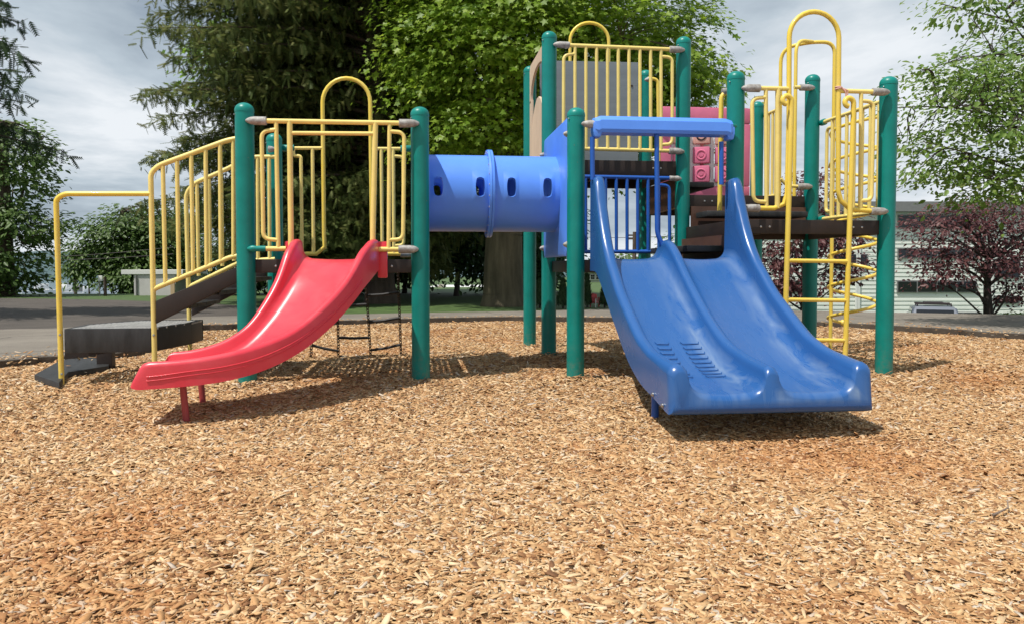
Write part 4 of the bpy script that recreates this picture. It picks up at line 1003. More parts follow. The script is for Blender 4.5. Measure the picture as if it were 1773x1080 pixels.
def crown(blobs, nclump, nleaf, size, sig, seed, tpl, droop=.3, shell=.55, up=.9):
    rng = np.random.default_rng(seed); P_, Nn, Fw = [], [], []
    vol = np.array([b_[1][0] * b_[1][1] * b_[1][2] for b_ in blobs]) ** .67; vol /= vol.sum()
    cen = []
    for (c, r), w in zip(blobs, vol):
        m = max(1, int(nclump * w)); d = _nrm(rng.normal(size=(m, 3))); rad = shell + (1.02 - shell) * rng.random((m, 1)) ** .6
        cen.append(np.concatenate([np.array(c) + d * rad * np.array(r), d], 1))
    cen = np.concatenate(cen); n = len(cen); cnt = nleaf
    sc_ = np.exp(np.clip(rng.normal(0, .28, (n, 1, 1)), -.5, .4))
    off = np.clip(rng.normal(size=(n, cnt, 3)), -1.55, 1.55) * np.array(sig)[None, None] * sc_
    p = cen[:, None, :3] + off; p[..., 2] -= .25 * (off[..., 0] ** 2 + off[..., 1] ** 2) / sig[0]
    outw = cen[:, None, 3:] + rng.normal(0, .25, (n, cnt, 3)); nr = np.array([-.15, -.35, 1.0]) * up + outw * .6 + rng.normal(0, .33, (n, cnt, 3))
    fw_ = off / sig[0] + outw * .7 + rng.normal(0, .5, (n, cnt, 3)); fw_[..., 2] -= droop
    sz = size * np.exp(rng.normal(0, .25, n * cnt))
    V, Fa = place_leaves(p.reshape(-1, 3), nr.reshape(-1, 3), fw_.reshape(-1, 3), sz, tpl)
    return V, Fa, cen
def limb_path(a, c, rnd, sag=.15, n=7):
    a, c = Vector(a), Vector(c); d = c - a; L = d.length; p = []
    k1 = Vector((rnd.uniform(-1, 1), rnd.uniform(-1, 1), 0)) * L * .09
    for i in range(n + 1):
        t = i / n; p.append(a + d * t + Vector((0, 0, 1)) * L * sag * math.sin(math.pi * t) + k1 * math.sin(math.pi * 2 * t) * .6 + k1 * math.sin(math.pi * t))
    return p
def leafy(name, label, cat, base, trunk, blobs, nclump, nleaf, size, sig, seed, leaf, bark, tpl=OVAL, group=None, nlimb=16, twigs=120, fork=.45, limb_r=.35, shell=.55, droop=.3, part='crown'):
    """trunk: [(dx, dy, z, r)...] from the base upward; blobs: crown ellipsoids in world space"""
    rnd = random.Random(seed); t = thing(name, label, cat, base, group); bx, by, bz = base
    w = MB(); pts = [Vector((bx + q[0], by + q[1], bz + q[2])) for q in trunk]
    for i in range(len(pts) - 1): w.tube([pts[i], pts[i + 1]], trunk[i][3], 14, r2=trunk[i + 1][3])
    V, Fa, cen = crown(blobs, nclump, nleaf, size, sig, seed, tpl, droop, shell)
    hi = pts[-1]; k0 = max(0, int(len(pts) * fork)); forkp = pts[k0:]
    ids = rnd.sample(range(len(cen)), min(nlimb, len(cen))); ends = []
    for i in ids:
        c = Vector(cen[i, :3].tolist()); s_ = min(forkp, key=lambda q: abs(q.z - (c.z - .5)) + rnd.random()); r0 = trunk[-1][3] * rnd.uniform(limb_r * .7, limb_r * 1.4)
        lp_ = limb_path(s_, c, rnd, .10); w.tube(lp_, r0, 7, r2=max(.006, r0 * .15)); ends += lp_[2:]
    for i in range(min(twigs, len(cen))):
        c = Vector(cen[rnd.randrange(len(cen)), :3].tolist()); s_ = min(ends, key=lambda q: (q - c).length)
        w.tube(limb_path(s_, c, rnd, .06, 4), max(.006, trunk[-1][3] * .09), 5, r2=.004)
    w.build('trunk', bark, t); fast_mesh(part, V, Fa, leaf, t)
    return t
SPN = 7
def spray_tpl():
    v = [(0, i / SPN, -.10 * (i / SPN) ** 2) for i in range(SPN + 1)]; f = []
    for i in range(SPN):
        l = .30 * (1 - .6 * abs(i / SPN - .35))
        for s_ in (-1, 1):
            v.append((s_ * l, i / SPN + .22, -.06 - .08 * (i / SPN))); f.append((i, i + 1, len(v) - 1) if s_ > 0 else (i + 1, i, len(v) - 1))
    return np.array(v, float), np.array(f)
SPRAY = spray_tpl()
def conifer(name, label, base, trunk, z0, z1, length, nbr, seed, leaf, bark, size=.42, curtain=.5, step=.15, az=None, group=None, sec=.9, gap=.2):
    rng = np.random.default_rng(seed); t = thing(name, label, 'tree', base, group); bx, by, bz = base
    w = MB(); tp = [Vector((bx + q[0], by + q[1], bz + q[2])) for q in trunk]
    for i in range(len(tp) - 1): w.tube([tp[i], tp[i + 1]], trunk[i][3], 16, r2=trunk[i + 1][3])
    P_, D_, U_, S_ = [], [], [], []
    for b_ in range(nbr):
        z = z0 + (z1 - z0) * (b_ + rng.random()) / nbr
        a = (b_ * 2.399 + rng.normal(0, .3)) if az is None else rng.uniform(*az)
        Lb = max(.5, length(z, a) * rng.uniform(.68, 1.08)); d = np.array([math.cos(a), math.sin(a), 0]); sd_ = np.array([-math.sin(a), math.cos(a), 0])
        k = int(np.searchsorted([q[2] for q in trunk], z)); k = min(max(k, 1), len(trunk) - 1); o = tp[k - 1].lerp(tp[k], (z - trunk[k - 1][2]) / (trunk[k][2] - trunk[k - 1][2])); o = np.array([o.x, o.y, o.z])
        bend = rng.normal(0, .12)
        def pt(tt): return o + d * Lb * tt + sd_ * Lb * bend * tt * tt + np.array([0, 0, Lb * (.16 * tt - .50 * tt * tt + .24 * tt ** 3)])
        w.tube([pt(q / 8).tolist() for q in range(9)], .015 + .007 * Lb, 6, r2=.004)
        n2 = int(Lb / step)
        for j in range(n2):
            tt = .12 + .88 * (j + rng.random()) / n2; p0 = pt(tt); l2 = sec * (1.15 - .75 * tt) * rng.uniform(.5, 1.1) * min(1, Lb / 3); sg = 1 if j % 2 else -1
            dd = d * .6 + sd_ * sg * .85 + np.array([0, 0, rng.normal(-.12, .15)]); dd /= np.linalg.norm(dd)
            m = max(1, int(l2 / gap))
            for q in range(m + 1):
                pp = p0 + dd * l2 * q / m + np.array([0, 0, -.32 * l2 * (q / m) ** 2])
                P_.append(pp); v_ = dd * .8 + d * .5 + rng.normal(0, .3, 3); v_[2] -= .45; D_.append(v_); U_.append(np.array([0, 0, 1.]) + rng.normal(0, .35, 3)); S_.append(size * rng.uniform(.6, 1.25))
                if rng.random() < curtain:
                    P_.append(pp + rng.normal(0, .05, 3)); v_ = rng.normal(0, .25, 3); v_[2] = -1; D_.append(v_); U_.append(d + rng.normal(0, .5, 3)); S_.append(size * rng.uniform(.7, 1.5))
    V, Fa = place_leaves(np.array(P_), np.array(U_), np.array(D_), np.array(S_), SPRAY)
    w.build('trunk', bark, t); fast_mesh('crown', V, Fa, leaf, t)
    return t
def gbase(x, Z, dz=0):
    L = (x - 886.5) / F_PX * Z; q = WP(L, Z); return (q[0], q[1], terrain_z(*q) + dz)
def ppm(Z): return F_PX / Z
def bl(x, y, Z, rx, ry, rz):        # crown ellipsoid centred on photo column x, row y at depth Z (radii in metres)
    p = dep(x, y, Z); return ((p.x, p.y, p.z), (rx, ry, rz))
# big spruce
bs = gbase(660, 18.8, -.1)
conifer('spruce_tree', 'tall dark spruce with drooping boughs and brown trunk behind the arch rail', bs, [(0, 0, 0, .42), (-.02, 0, .6, .33), (-.06, .02, 2.5, .27), (-.13, .03, 6, .22), (-.2, 0, 13, .12)],
        1.3, 12.5, lambda z, a: (4.85 - .08 * max(0, z - 3.5) - .9 * max(0, 2.4 - z)) * (1 - .62 * sst(-.2, .6, math.cos(a + YAW + .45))) * (.15 if 3.2 < z < 9 and math.cos(a + YAW + .95) > .25 else 1), 440, 3, M['needle'], M['bark'], size=.19, curtain=.75, step=.085, gap=.10, sec=1.15)
# big maple
bm_ = gbase(871, 17.4, -.1)
leafy('maple_tree', 'large maple with bright green lobed leaves and thick ridged trunk behind the tunnel', 'tree', bm_,
      [(0, 0, 0, .52), (0, 0, .35, .43), (.02, 0, 1.6, .39), (.0, 0, 2.6, .36), (-.15, 0, 4.2, .27), (-.1, .1, 6.5, .18)],
      [bl(830, 85, 16.2, 1.6, 2.0, 1.25), bl(735, 60, 16.4, .6, 1.0, .8), bl(735, 125, 16.6, .5, .8, .3), bl(900, 40, 15.8, 2.2, 2.2, 1.5), bl(1060, 110, 16.4, 2.1, 2.2, 1.6), bl(1140, 70, 17, .95, 1.6, 1.3), bl(1190, 140, 17, .5, .8, .45), bl(880, -150, 17.5, 3.9, 4.2, 2.4), bl(800, -60, 17, 1.5, 2.2, 1.3), bl(830, 215, 16.0, 1.0, 1.3, .5), bl(1000, 200, 18.2, 2.8, 2.4, 1.2), bl(880, 100, 20.5, 4.2, 2.6, 2.6)],
      1750, 66, .096, (.42, .42, .05), 11, M['leaf_maple'], M['bark_moss'], MAPLE, nlimb=34, twigs=260, limb_r=.55, fork=.4)
bt = gbase(866, 20.6)
leafy('slender_maple', 'slim leaning trunk with leafy top between the spruce and the large maple', 'tree', bt, [(0, 0, 0, .26), (.0, 0, 1.5, .21), (-.15, 0, 3.4, .18), (-.2, 0, 5, .14)],
      [bl(720, 160, 20.5, 1.0, 1.4, 1.1), bl(590, 60, 22, 1.2, 1.6, 1.6), bl(760, 260, 20.5, 1.1, 1.2, .45)], 360, 56, .096, (.42, .42, .05), 12, M['leaf_maple'], M['bark'], MAPLE, nlimb=14, twigs=60)
leafy('lime_tree', 'yellow green tree glowing through the gaps behind the spruce', 'tree', gbase(500, 26), [(0, 0, 0, .3), (0, 0, 4, .22), (0, 0, 7, .15)],
      [bl(480, 105, 26, 2.8, 1.8, 1.7), bl(600, 20, 26, 2.6, 1.8, 2.0), bl(560, 190, 26.5, 2.4, 1.6, 1.2)], 700, 20, .18, (.42, .42, .14), 13, M['leaf_back'], M['bark'], MAPLE, nlimb=14, twigs=50)
# shaded shrubs behind the trunks
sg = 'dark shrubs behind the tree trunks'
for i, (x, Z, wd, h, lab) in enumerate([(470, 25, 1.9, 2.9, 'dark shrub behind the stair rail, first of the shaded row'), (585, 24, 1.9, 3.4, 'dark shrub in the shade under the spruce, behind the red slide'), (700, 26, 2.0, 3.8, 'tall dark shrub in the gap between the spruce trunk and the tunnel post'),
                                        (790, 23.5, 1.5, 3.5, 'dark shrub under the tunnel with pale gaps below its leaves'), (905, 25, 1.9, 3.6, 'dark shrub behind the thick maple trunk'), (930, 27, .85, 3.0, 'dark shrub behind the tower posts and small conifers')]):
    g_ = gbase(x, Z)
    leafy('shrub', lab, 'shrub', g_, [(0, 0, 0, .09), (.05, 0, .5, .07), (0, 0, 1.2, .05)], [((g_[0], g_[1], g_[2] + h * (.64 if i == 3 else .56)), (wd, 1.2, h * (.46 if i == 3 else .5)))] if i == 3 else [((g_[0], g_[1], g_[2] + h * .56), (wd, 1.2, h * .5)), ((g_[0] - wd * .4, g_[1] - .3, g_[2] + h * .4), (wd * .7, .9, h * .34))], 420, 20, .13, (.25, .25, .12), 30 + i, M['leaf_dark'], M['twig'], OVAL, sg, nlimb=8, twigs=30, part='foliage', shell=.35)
# row of small upright conifers by the far path
for i, (x, Z, h, lab) in enumerate([(935, 16.6, .50, 'small upright conifer between the two rear tower posts'), (975, 16.4, .52, 'small upright conifer beside the front blue slide post'), (1017, 16.8, .60, 'small pointed conifer next to the red garden chair'), (1047, 16.6, .56, 'small upright conifer half hidden by the blue slide')]):
    g_ = gbase(x, Z); t = thing('columnar_conifer', lab, 'shrub', g_, 'small conifers along the far path')
    rng = np.random.default_rng(60 + i); n = 900; zz = rng.random(n) ** .8; a = rng.uniform(0, 2 * np.pi, n); rr = (.15 if i < 2 else .105) * (1 - zz) ** .7 * rng.uniform(.75, 1.05, n)
    p = np.stack([g_[0] + rr * np.cos(a), g_[1] + rr * np.sin(a), g_[2] + .03 + zz * h], 1); ow = np.stack([np.cos(a), np.sin(a), np.zeros(n)], 1)
    V, Fa = place_leaves(p, ow + rng.normal(0, .3, (n, 3)), np.array([0, 0, 1.]) + ow * .3 + rng.normal(0, .25, (n, 3)), rng.uniform(.05, .09, n), SPRAY)
    fast_mesh('foliage', V, Fa, M['cedar'], t); b = MB(); b.tube([g_, (g_[0], g_[1], g_[2] + h * .8)], .02, 6); b.build('trunk', M['twig'], t)
# trees and bushes on the far left
conifer('cedar_tree', 'cedar with feathery drooping branches reaching into the sky by the edge', gbase(-190, 13.2), [(0, 0, 0, .3), (0, 0, 3, .24), (0, 0, 9, .12)], 3.1, 8.2, lambda z, a: 2.75 - .18 * (z - 3), 46, 21, M['cedar'], M['bark'], size=.20, curtain=.9, step=.075, sec=.55, gap=.11)
leafy('alder_tree', 'dense broadleaf tree at the water side of the asphalt', 'tree', gbase(10, 23.5), [(0, 0, 0, .25), (0, 0, 2, .2), (0, 0, 5, .13)],
      [bl(-20, 300, 23.5, 1.75, 1.7, 1.6), bl(25, 260, 23.4, 1.0, 1.2, 1.0), bl(-60, 420, 23, 2.2, 1.6, 1.4), bl(60, 385, 23.2, .95, 1.2, .5), bl(-30, 470, 23.2, 1.5, 1.2, .7)], 620, 20, .13, (.26, .26, .06), 22, M['leaf_mid'], M['bark'], OVAL, nlimb=24, twigs=160)
leafy('round_tree', 'round bushy tree beside the small shed and the water', 'tree', gbase(215, 29), [(0, 0, 0, .2), (0, 0, 1.5, .16), (0, 0, 3, .1)],
      [bl(150, 448, 29, .7, .9, .8), bl(205, 410, 29, 1.3, 1.2, 1.15), bl(262, 405, 29.5, 1.5, 1.3, 1.2), bl(245, 475, 28.8, 1.3, 1.2, .75), bl(300, 440, 30, 1.4, 1.2, 1.4)], 1000, 22, .14, (.26, .26, .11), 23, M['leaf_mid'], M['bark'], OVAL, nlimb=16, twigs=70, shell=.3)
# green tree overhanging on the right, trunk outside the frame
bgt = gbase(1850, 11.2)
leafy('dogwood_tree', 'airy light green tree with layered branches beside the purple tree', 'tree', bgt, [(0, 0, 0, .17), (-.05, 0, 1.2, .14), (-.1, 0, 2.4, .12), (-.1, 0, 3.4, .09)],
      [bl(1785, 120, 11, 1.2, 1.5, .6), bl(1680, 190, 10.8, 1.05, 1.2, .55), bl(1640, 130, 10.8, .85, .8, .25), bl(1720, 265, 10.7, 1.2, 1.2, .55), bl(1640, 290, 11, .75, .9, .2), bl(1755, 325, 10.6, .8, 1.0, .24), bl(1750, -20, 11, 1.4, 1.2, .5), bl(1585, 125, 10.7, .42, .4, .10), bl(1870, 150, 11.5, 1.6, 1.6, 1.5), bl(1590, 240, 10.9, .35, .4, .2)],
      950, 15, .07, (.18, .18, .04), 24, M['leaf_olive'], M['twig'], OVAL, nlimb=34, twigs=420, limb_r=.22, fork=.3, shell=.2)
# plum trees
leafy('plum_tree', 'purple leaved tree with several stems in front of the pale building', 'tree', gbase(1712, 14.6), [(0, 0, 0, .085), (.0, 0, .18, .08), (-.03, 0, .6, .06), (-.02, 0, 1.1, .045)],
      [bl(1650, 400, 14.6, .85, .9, .42), bl(1740, 385, 14.6, .9, .9, .6), bl(1680, 362, 14.6, .8, .8, .28), bl(1610, 440, 14.4, .5, .6, .25), bl(1700, 450, 14.4, .9, .8, .3), bl(1775, 470, 14.6, .5, .6, .35), bl(1800, 400, 15, .8, .8, .5), bl(1590, 385, 14.8, .4, .4, .2), bl(1640, 470, 14.3, .5, .5, .25), bl(1765, 505, 14.5, .4, .5, .25)], 520, 14, .066, (.17, .17, .045), 25, M['leaf_plum'], M['twig'], OVAL, nlimb=40, twigs=200, limb_r=.5, fork=.0, shell=.25)
leafy('plum_tree', 'purple leaved tree seen through the rungs of the yellow ladder', 'tree', gbase(1392, 15.4), [(0, 0, 0, .09), (.02, 0, .3, .08), (0, 0, .8, .06), (0, 0, 1.3, .04)],
      [bl(1370, 410, 15.4, .6, .8, .55), bl(1440, 400, 15.4, .65, .8, .5), bl(1340, 450, 15.3, .35, .5, .35), bl(1470, 460, 15.3, .45, .5, .3), bl(1400, 330, 15.6, .6, .6, .4), bl(1380, 490, 15.2, .6, .5, .2)], 360, 14, .075, (.15, .15, .05), 26, M['leaf_plum'], M['twig'], OVAL, nlimb=30, twigs=120, limb_r=.5, fork=.0, shell=.25)
g_ = gbase(1752, 15.0)
leafy('low_shrub', 'low bright green shrub at the foot of the purple tree', 'shrub', g_, [(0, 0, 0, .03), (0, 0, .1, .02)], [((g_[0], g_[1], g_[2] + .1), (.42, .3, .12)), ((g_[0] + .5, g_[1], g_[2] + .1), (.4, .3, .1))], 90, 14, .06, (.07, .07, .03), 27, M['leaf_back'], M['twig'], OVAL, nlimb=5, twigs=10, part='foliage')
# leafy bits low on the skyline behind the middle deck
leafy('far_tree', 'small far tree low on the skyline behind the blue guard rail', 'tree', gbase(1110, 60), [(0, 0, 0, .2), (0, 0, 2.5, .12)], [bl(1090, 455, 60, 2.2, 1.5, 1.0), bl(1170, 430, 60, 1.2, 1.2, 1.3), bl(1190, 460, 60, 2, 1.5, 1.0)], 160, 16, .3, (.4, .4, .2), 28, M['leaf_mid'], M['bark'], OVAL, nlimb=8, twigs=20)

# ================================================================== BUILDINGS AND SMALL THINGS
def siding(name, col):
    m = mat(name, col, .7, var=.06, vscale=.6); t = m.node_tree; p = t.nodes['Principled BSDF']
    co = t.nodes.new('ShaderNodeTexCoord'); w = t.nodes.new('ShaderNodeTexWave'); w.wave_type = 'BANDS'; w.bands_direction = 'Z'; w.wave_profile = 'SAW'; w.inputs['Scale'].default_value = 2.0 * math.pi / (20 * .17)
    t.links.new(co.outputs['Object'], w.inputs[0]); b = t.nodes.new('ShaderNodeBump'); b.inputs['Distance'].default_value = .02; b.inputs['Strength'].default_value = .35; t.links.new(w.outputs[1], b.inputs['Height']); t.links.new(b.outputs[0], p.inputs['Normal'])
    return m
M['siding'] = siding('pale grey green siding', (0.70, 0.73, 0.68)); M['siding_green'] = siding('sage siding', (0.40, 0.44, 0.34))
M['trim'] = mat('white trim', (.72, .72, .70), .5); M['roof'] = mat('grey roof edge', (.19, .19, .19), .7, var=.1)
M['pane'] = mat('dark glass', (.012, .014, .017), .06, spec=.6); M['wall_grey'] = mat('grey block wall', (.52, .505, .49), .8, var=.1, vscale=2)
def lbox(bld, L0, L1, Z0, Z1, z0, z1, bev=0.0):
    a = WP(0, 0); mt = Matrix.Translation((a[0], a[1], 0)) @ Matrix.Rotation(-YAW, 4, 'Z'); bld.box(L0, L1, Z0, Z1, z0, z1, bev, mt)
def zr(y, Z): return CAM[2] - (y - 464.2) * Z / F_PX
def lx(x, Z): return (x - 886.5) / F_PX * Z
def building():
    Z = 40.; t = thing('apartment_building', 'long pale clapboard building with dark window bands behind the purple trees', 'building', (*WP(lx(1560, Z), Z), -2.6))
    b = MB(); lbox(b, lx(1318, Z), lx(1990, Z), Z, Z + 9, -3, zr(368, Z)); z = -3.0
    mb = Matrix.Translation((*WP(0, 0), 0)) @ Matrix.Rotation(-YAW, 4, 'Z')
    while z < zr(368, Z) - .05:
        zt_ = min(z + .20, zr(368, Z) - .01); b.prism([mb @ Vector((lx(1318, Z), Z + .01, z)), mb @ Vector((lx(1318, Z), Z - .034, z)), mb @ Vector((lx(1318, Z), Z - .008, zt_)), mb @ Vector((lx(1318, Z), Z + .01, zt_))], mb.to_3x3() @ Vector((lx(1990, Z) - lx(1318, Z), 0, 0))); z += .20
    b.build('wall', M['siding'], t, smooth=False)
    b = MB(); lbox(b, lx(1312, Z), lx(2000, Z), Z - .45, Z + 9.4, zr(368, Z), zr(351, Z)); b.build('roof', M['roof'], t, smooth=False)
    for x0, x1, y0, y1 in [(1552, 1690, 373, 396), (1552, 1690, 430, 448), (1552, 1690, 486, 507), (1722, 1764, 448, 482), (1722, 1764, 512, 526), (1335, 1420, 380, 400), (1440, 1500, 440, 462), (1335, 1385, 486, 507), (1430, 1520, 540, 556), (1570, 1700, 540, 556)]:
        f = MB(); lbox(f, lx(x0, Z), lx(x1, Z), Z - .09, Z - .040, zr(y1, Z), zr(y0, Z)); w = f.build('window', M['roof'], t, smooth=False)
        n = max(1, round((x1 - x0) / 34)); g = MB()
        for k in range(n):
            a, c = lx(x0, Z) + .05 + (lx(x1, Z) - lx(x0, Z) - .05) * k / n, lx(x0, Z) + (lx(x1, Z) - lx(x0, Z) - .05) * (k + 1) / n - (.015 if k < n - 1 else 0)
            lbox(g, a, c, Z - .102, Z - .08, zr(y1, Z) + .05, zr(y0, Z) - .05)
        g.build('pane', M['pane'], w, smooth=False)
    for x in (1482, 1486, 1716): b = MB(); lbox(b, lx(x, Z) - .05, lx(x, Z) + .05, Z - .12, Z - .04, -3, zr(369, Z)); b.build('downpipe', M['trim'], t)
building()
def house():
    Z = 46.; t = thing('house', 'sage green house with small white windows seen between post and blue slide', 'house', (*WP(lx(1045, Z), Z), -.5))
    b = MB(); lbox(b, lx(1000, Z), lx(1110, Z), Z, Z + 6, -1.5, zr(471, Z)); b.build('wall', M['siding_green'], t, smooth=False)
    b = MB(); lbox(b, lx(994, Z), lx(1118, Z), Z - .3, Z + 6.3, zr(471, Z), zr(467, Z)); b.build('roof', mat('brown fascia', (.16, .11, .10), .7), t, smooth=False)
    for x in (1017, 1026, 1035.5, 1062, 1071):
        f = MB(); lbox(f, lx(x - 4.4, Z), lx(x + 4.4, Z), Z - .06, Z - .002, zr(485, Z), zr(475, Z)); w = f.build('window', M['trim'], t, smooth=False)
        g = MB()
        for i in (0, 1):
            for j in (0, 1): lbox(g, lx(x, Z) - .11 + i * .115, lx(x, Z) - .005 + i * .115, Z - .07, Z - .05, zr(484, Z) + j * .14, zr(484, Z) + .125 + j * .14)
        g.build('pane', M['pane'], w, smooth=False)
    b = MB(); lbox(b, lx(1012, Z), lx(1100, Z), Z - .12, Z - .003, zr(495, Z) - .05, zr(495, Z)); b.build('trim_board', M['siding_green'], t)
    b = MB(); lbox(b, lx(1024, Z), lx(1044, Z), Z - 2.6, Z - .2, -1.5, zr(506, Z)); b.build('porch_wall', M['wall_grey'], t, smooth=False)
    b = MB(); a, c, d = dep(1010, 496, Z - 2.7), dep(1027, 504, Z - 2.7), dep(1047, 504, Z - 2.7); h = Vector((0, 0, -.14)); b.prism([a, c, d, d + h, c + h * 1.2, a + h * 1.2], (_fw * 2.6).tolist()); b.build('porch_roof', M['trim'], t, smooth=False)
    b = MB(); lbox(b, lx(1038.5, Z), lx(1042, Z), Z - 2.75, Z - 2.62, -1.5, zr(503, Z)); b.build('porch_post', mat('brown post', (.2, .12, .08), .7), t)
house()
def pale_house():
    Z = 34.; t = thing('beach_house', 'white building glimpsed through gaps under the dark shrub', 'house', (*WP(lx(800, Z), Z), -.3))
    b = MB(); lbox(b, lx(742, Z), lx(868, Z), Z, Z + 4, -1, zr(497, Z)); b.build('wall', M['trim'], t, smooth=False)
    b = MB(); p = [dep(738, 519, Z - .4), dep(762, 492, Z - .4), dep(790, 523, Z - .4)]; b.prism(p, (_fw * 5).tolist()); b.build('roof', mat('tan roof', (.45, .40, .33), .8), t, smooth=False)
pale_house()
def shed():
    Z = 24.0; t = thing('shed', 'small grey flat roofed shed beside the round tree', 'shed', (*WP(lx(270, Z), Z), 0))
    zb = terrain_z(*WP(lx(270, Z), Z)) - .3
    b = MB(); lbox(b, lx(232, Z), lx(304, Z), Z, Z + 2.4, zb, zr(476, Z)); b.build('wall', M['wall_grey'], t, smooth=False)
    b = MB(); lbox(b, lx(211, Z), lx(318, Z), Z - .04, Z + 2.8, zr(475.5, Z), zr(467.5, Z), .01); b.build('roof', M['trim'], t, smooth=False)
    b = MB(); lbox(b, lx(296, Z), lx(303, Z), Z - .04, Z - .003, zb, zr(490, Z)); b.build('door', mat('tan door', (.5, .36, .22), .7), t)
    b = MB(); lbox(b, lx(236, Z), lx(237.5, Z), Z - .05, Z - .003, zb, zr(477, Z)); b.build('downpipe', M['roof'], t)
shed()
Z = 23.6
sn = thing('sign', 'white sign board on a thin metal post beside the wooden post', 'sign', gbase(172, Z)); b = MB(); lbox(b, lx(169.5, Z), lx(177, Z), Z, Z + .03, zr(487, Z), zr(477.5, Z), .005); b.build('sign_board', M['trim'], sn)
b = MB(); g_ = gbase(171, Z); b.tube([(g_[0], g_[1] + .05, g_[2] - .2), (g_[0], g_[1] + .05, zr(479, Z))], .022, 8); b.build('post', M['alu'], sn)
b = MB(); g_ = gbase(182, Z); b.tube([(g_[0], g_[1], g_[2] - .2), (g_[0], g_[1], zr(480, Z))], .045, 10); tag(b.build('wooden_post', M['bark']), 'brown wooden post next to the white sign board', 'post')
def pole(x, y0, Z, r, lab, arms):
    t = thing('utility_pole', lab, 'utility pole', gbase(x, Z)); g_ = gbase(x, Z); b = MB(); b.tube([(g_[0], g_[1], g_[2] - .3), (g_[0], g_[1], zr(y0, Z))], r, 8, r2=r * .8); b.build('pole', M['bark'], t)
    b = MB()
    for y in arms: lbox(b, lx(x, Z) - .5, lx(x, Z) + .5, Z - .08, Z - .0, zr(y, Z) - .05, zr(y, Z) + .05)
    b.build('cross_arm', M['bark'], t)
pole(130.5, 440, 44, .10, 'utility pole standing by the water beside the bright handrail', (445, 474))
pole(1098, 402, 52, .14, 'utility pole against the sky seen through the blue guard rail', (408, 414))
pole(154, 479, 30, .03, 'slim pale pole in front of the water by the round tree', ())
b = MB()
for y0, y1, ym in ((448, 428, 450), (452, 440, 455)):
    q = [dep(-60, y0, 26), dep(110, ym, 26.5), dep(300, y1, 27)]; b.tube([q[0] * (1 - t) ** 2 + q[1] * 2 * t * (1 - t) + q[2] * t * t for t in np.linspace(0, 1, 14)], .010, 5)
b.f and tag(b.build('overhead_wire', M['dark']), 'thin overhead wires crossing in front of the round tree', 'wire')
b = MB(); q = [dep(1000, 411, 52), dep(1098, 412, 52), dep(1260, 405, 50)]; b.tube(q, .018, 5); tag(b.build('overhead_wire', M['dark']), 'thin overhead wire running behind the blue guard rail', 'wire')
# boats at the shore
M['hull'] = mat('white hull', (.75, .75, .74), .3)
for i, (x, y, ln, lab, rot) in enumerate([(74, 512, 5.5, 'white cabin boat at the shore near the broadleaf tree', .5), (115, 511, 4.0, 'small white boat floating behind the bright handrail', -.3), (138, 514, 4.2, 'white boat with a dark figure shape behind the utility pole', .1), (152, 516, 3.2, 'small white boat beside the slim pale pole', .4)]):
    p = gp(x, y + 2, -12.0); k = (Vector((p.x, p.y, 0)) - Vector((CAM[0], CAM[1], 0))).length / 140; t = thing('boat', lab, 'boat', p, 'white boats at the shore'); mt = Matrix.Translation(p) @ Matrix.Rotation(rot, 4, 'Z') @ Matrix.Scale(k, 4)
    b = MB(); bm = bmesh.new(); vs_ = []
    for s_, w, z in [(-.5, .34, 0), (-.2, .4, 0), (.2, .34, .05), (.42, .14, .12), (.5, .01, .18)]:
        vs_.append([bm.verts.new((s_ * ln, sg_ * w * ln * f_ * .42, zz)) for sg_, f_, zz in ((-1, 1, .9 + z * 2), (-1, .6, 0), (1, .6, 0), (1, 1, .9 + z * 2))])
    for a_, c_ in zip(vs_[:-1], vs_[1:]):
        for j in range(4): bm.faces.new((a_[j], a_[(j + 1) % 4], c_[(j + 1) % 4], c_[j]))
    bm.faces.new(vs_[0][::-1]); bm.faces.new(vs_[-1]); b.add_bm(bm, mt); b.build('hull', M['hull'], t, smooth=False)
    b = MB(); b.box(-ln * .2, ln * .15, -.6, .6, .9, 1.9, .1, mt); b.build('cabin', M['hull'] if i != 2 else M['roof'], t)
# red garden chair, red bench
def chair(x, Z, lab, s=1.0):
    g_ = gbase(x, Z); t = thing('garden_chair', lab, 'chair', g_); mt = Matrix.Translation(g_) @ Matrix.Rotation(-YAW + .5, 4, 'Z') @ Matrix.Scale(s, 4)
    red_ = mat('red chair paint', (.55, .06, .06), .5, var=.15)
    b = MB()
    for k in range(5): b.box(-.25 + k * .103, -.25 + k * .103 + .09, .22, .25, .28, .82 + .06 * (1 - abs(k - 2) / 2), .008, mt @ Matrix.Rotation(-.25, 4, 'X'))
    b.build('backrest', red_, t); b = MB()
    for k in range(4): b.box(-.26, .26, -.28 + k * .125, -.17 + k * .125, .30, .325, .004, mt)
    b.build('seat', red_, t)
    for sx in (-1, 1):
        b = MB(); b.box(sx * .33 - .07, sx * .33 + .07, -.36, .32, .53, .555, .006, mt); b.build('armrest', red_, t)
        for yy in (-.3, .25): b = MB(); b.box(sx * .3 - .03, sx * .3 + .03, yy - .02, yy + .02, 0, .53, .004, mt); b.build('leg', M['trim'] if yy < 0 else red_, t)
chair(1034, 16.9, 'red wooden garden chair among the small upright conifers', .36)
chair(1372, 17.5, 'low red chair beyond the path behind the ladder rungs', .30)
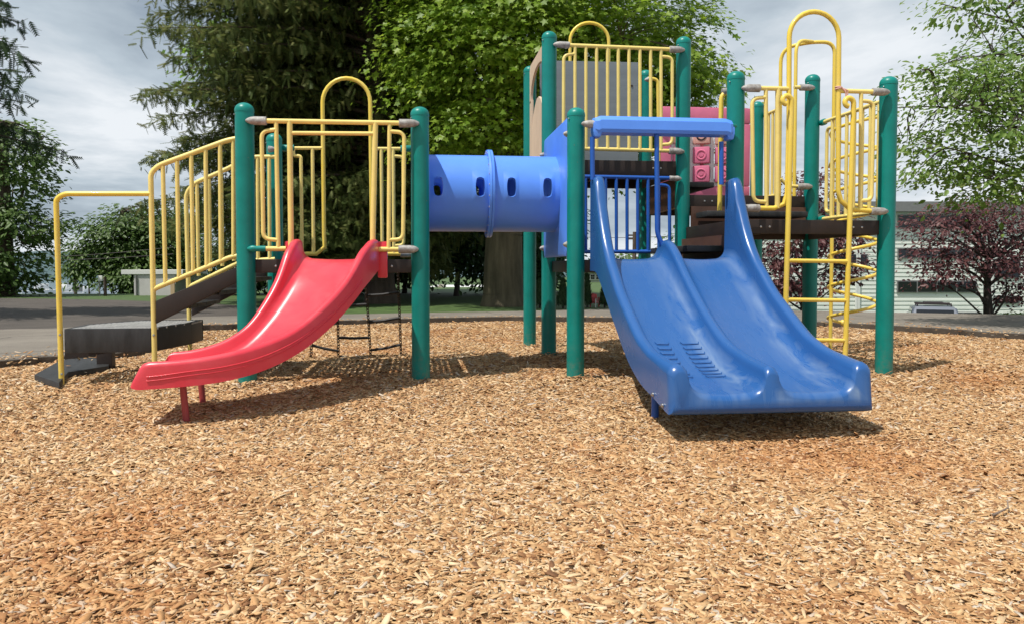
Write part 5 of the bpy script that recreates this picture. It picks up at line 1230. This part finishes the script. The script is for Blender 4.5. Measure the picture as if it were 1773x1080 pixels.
# parked car
def car():
    Z = 31.; x = 1614; ga = WP(lx(x, Z), Z); g = zr(525, Z) - 1.72; t = thing('parked_car', 'silver blue estate car with roof rack parked in front of the pale building', 'car', (*ga, g)); mt = Matrix.Translation((*ga, g)) @ Matrix.Rotation(-YAW + R(66), 4, 'Z')
    paint = mat('silver blue car paint', (.075, .09, .12), .4, metal=.2, coat=.2)
    pr = [(-2.2, .35), (2.2, .35), (2.25, .75), (2.1, .95), (1.2, 1.05), (.55, 1.62), (-1.7, 1.66), (-2.15, 1.1), (-2.25, .7)]
    bm = bmesh.new(); vs_ = [bm.verts.new((p[0], -.85, p[1])) for p in pr]; f = bm.faces.new(vs_); r = bmesh.ops.extrude_face_region(bm, geom=[f]); vv_ = [q for q in r['geom'] if isinstance(q, bmesh.types.BMVert)]; bmesh.ops.translate(bm, verts=vv_, vec=(0, 1.7, 0))
    for v in bm.verts:
        if v.co.z > 1.3: v.co.y *= .82
    bmesh.ops.recalc_face_normals(bm, faces=bm.faces); bmesh.ops.bevel(bm, geom=list(bm.edges), offset=.06, segments=2, affect='EDGES')
    b = MB(); b.add_bm(bm, mt); b.build('body', paint, t)
    for sy in (-1, 1):
        for x0, x1, xt0, xt1 in ((-1.75, -.75, -1.6, -.75), (-.65, .2, -.65, .2), (.3, 1.05, .3, .62)):
            b = MB(); b.prism([mt @ Vector((x0, sy * .842, 1.08)), mt @ Vector((x1, sy * .842, 1.08)), mt @ Vector((xt1, sy * .722, 1.55)), mt @ Vector((xt0, sy * .722, 1.55))], mt.to_3x3() @ Vector((0, sy * .012, 0))); b.build('side_window', M['pane'], t, smooth=False)
        b = MB(); b.tube([mt @ Vector((-1.5, sy * .55, 1.70)), mt @ Vector((.3, sy * .55, 1.70))], .025, 8)
        for xx in (-1.4, .2): b.tube([mt @ Vector((xx, sy * .55, 1.63)), mt @ Vector((xx, sy * .55, 1.70))], .02, 6)
        b.build('roof_rack', M['dark'], t)
        for xx in (-1.35, 1.35):
            b = MB(); b.lathe(mt @ Vector((xx, sy * .68, .33)), mt @ Vector((xx, sy * .9, .33)), [(0, .32), (.2, .33), (.21, .2)], 20); b.build('wheel', M['rubber'], t)
    b = MB(); b.box(-1.0, -.9, -.6, .6, 1.7, 1.75, 0, mt); b.box(-.1, 0, -.6, .6, 1.7, 1.75, 0, mt); b.box(-.9, .0, -.35, .3, 1.72, 1.78, 0, mt); b.build('rack_bar', M['dark'], t)
    b = MB(); b.prism([mt @ Vector((-2.175, -.62, 1.12)), mt @ Vector((-2.175, .62, 1.12)), mt @ Vector((-1.79, .6, 1.55)), mt @ Vector((-1.79, -.6, 1.55))], mt.to_3x3() @ Vector((-.02, 0, .012))); b.build('rear_window', M['pane'], t, smooth=False)
car()
# twig lying on the chips
p = gp(1735, 893, -.05); b = MB(); b.tube([p + Vector((-.05, -.02, .012)), p + Vector((0, .0, .02)), p + Vector((.05, .035, .018)), p + Vector((.075, .07, .03))], .0042, 6, r2=.002)
tag(b.build('twig', mat('weathered twig', (.20, .15, .12), .85, var=.25)), 'crooked dark twig lying on the wood chips', 'twig')
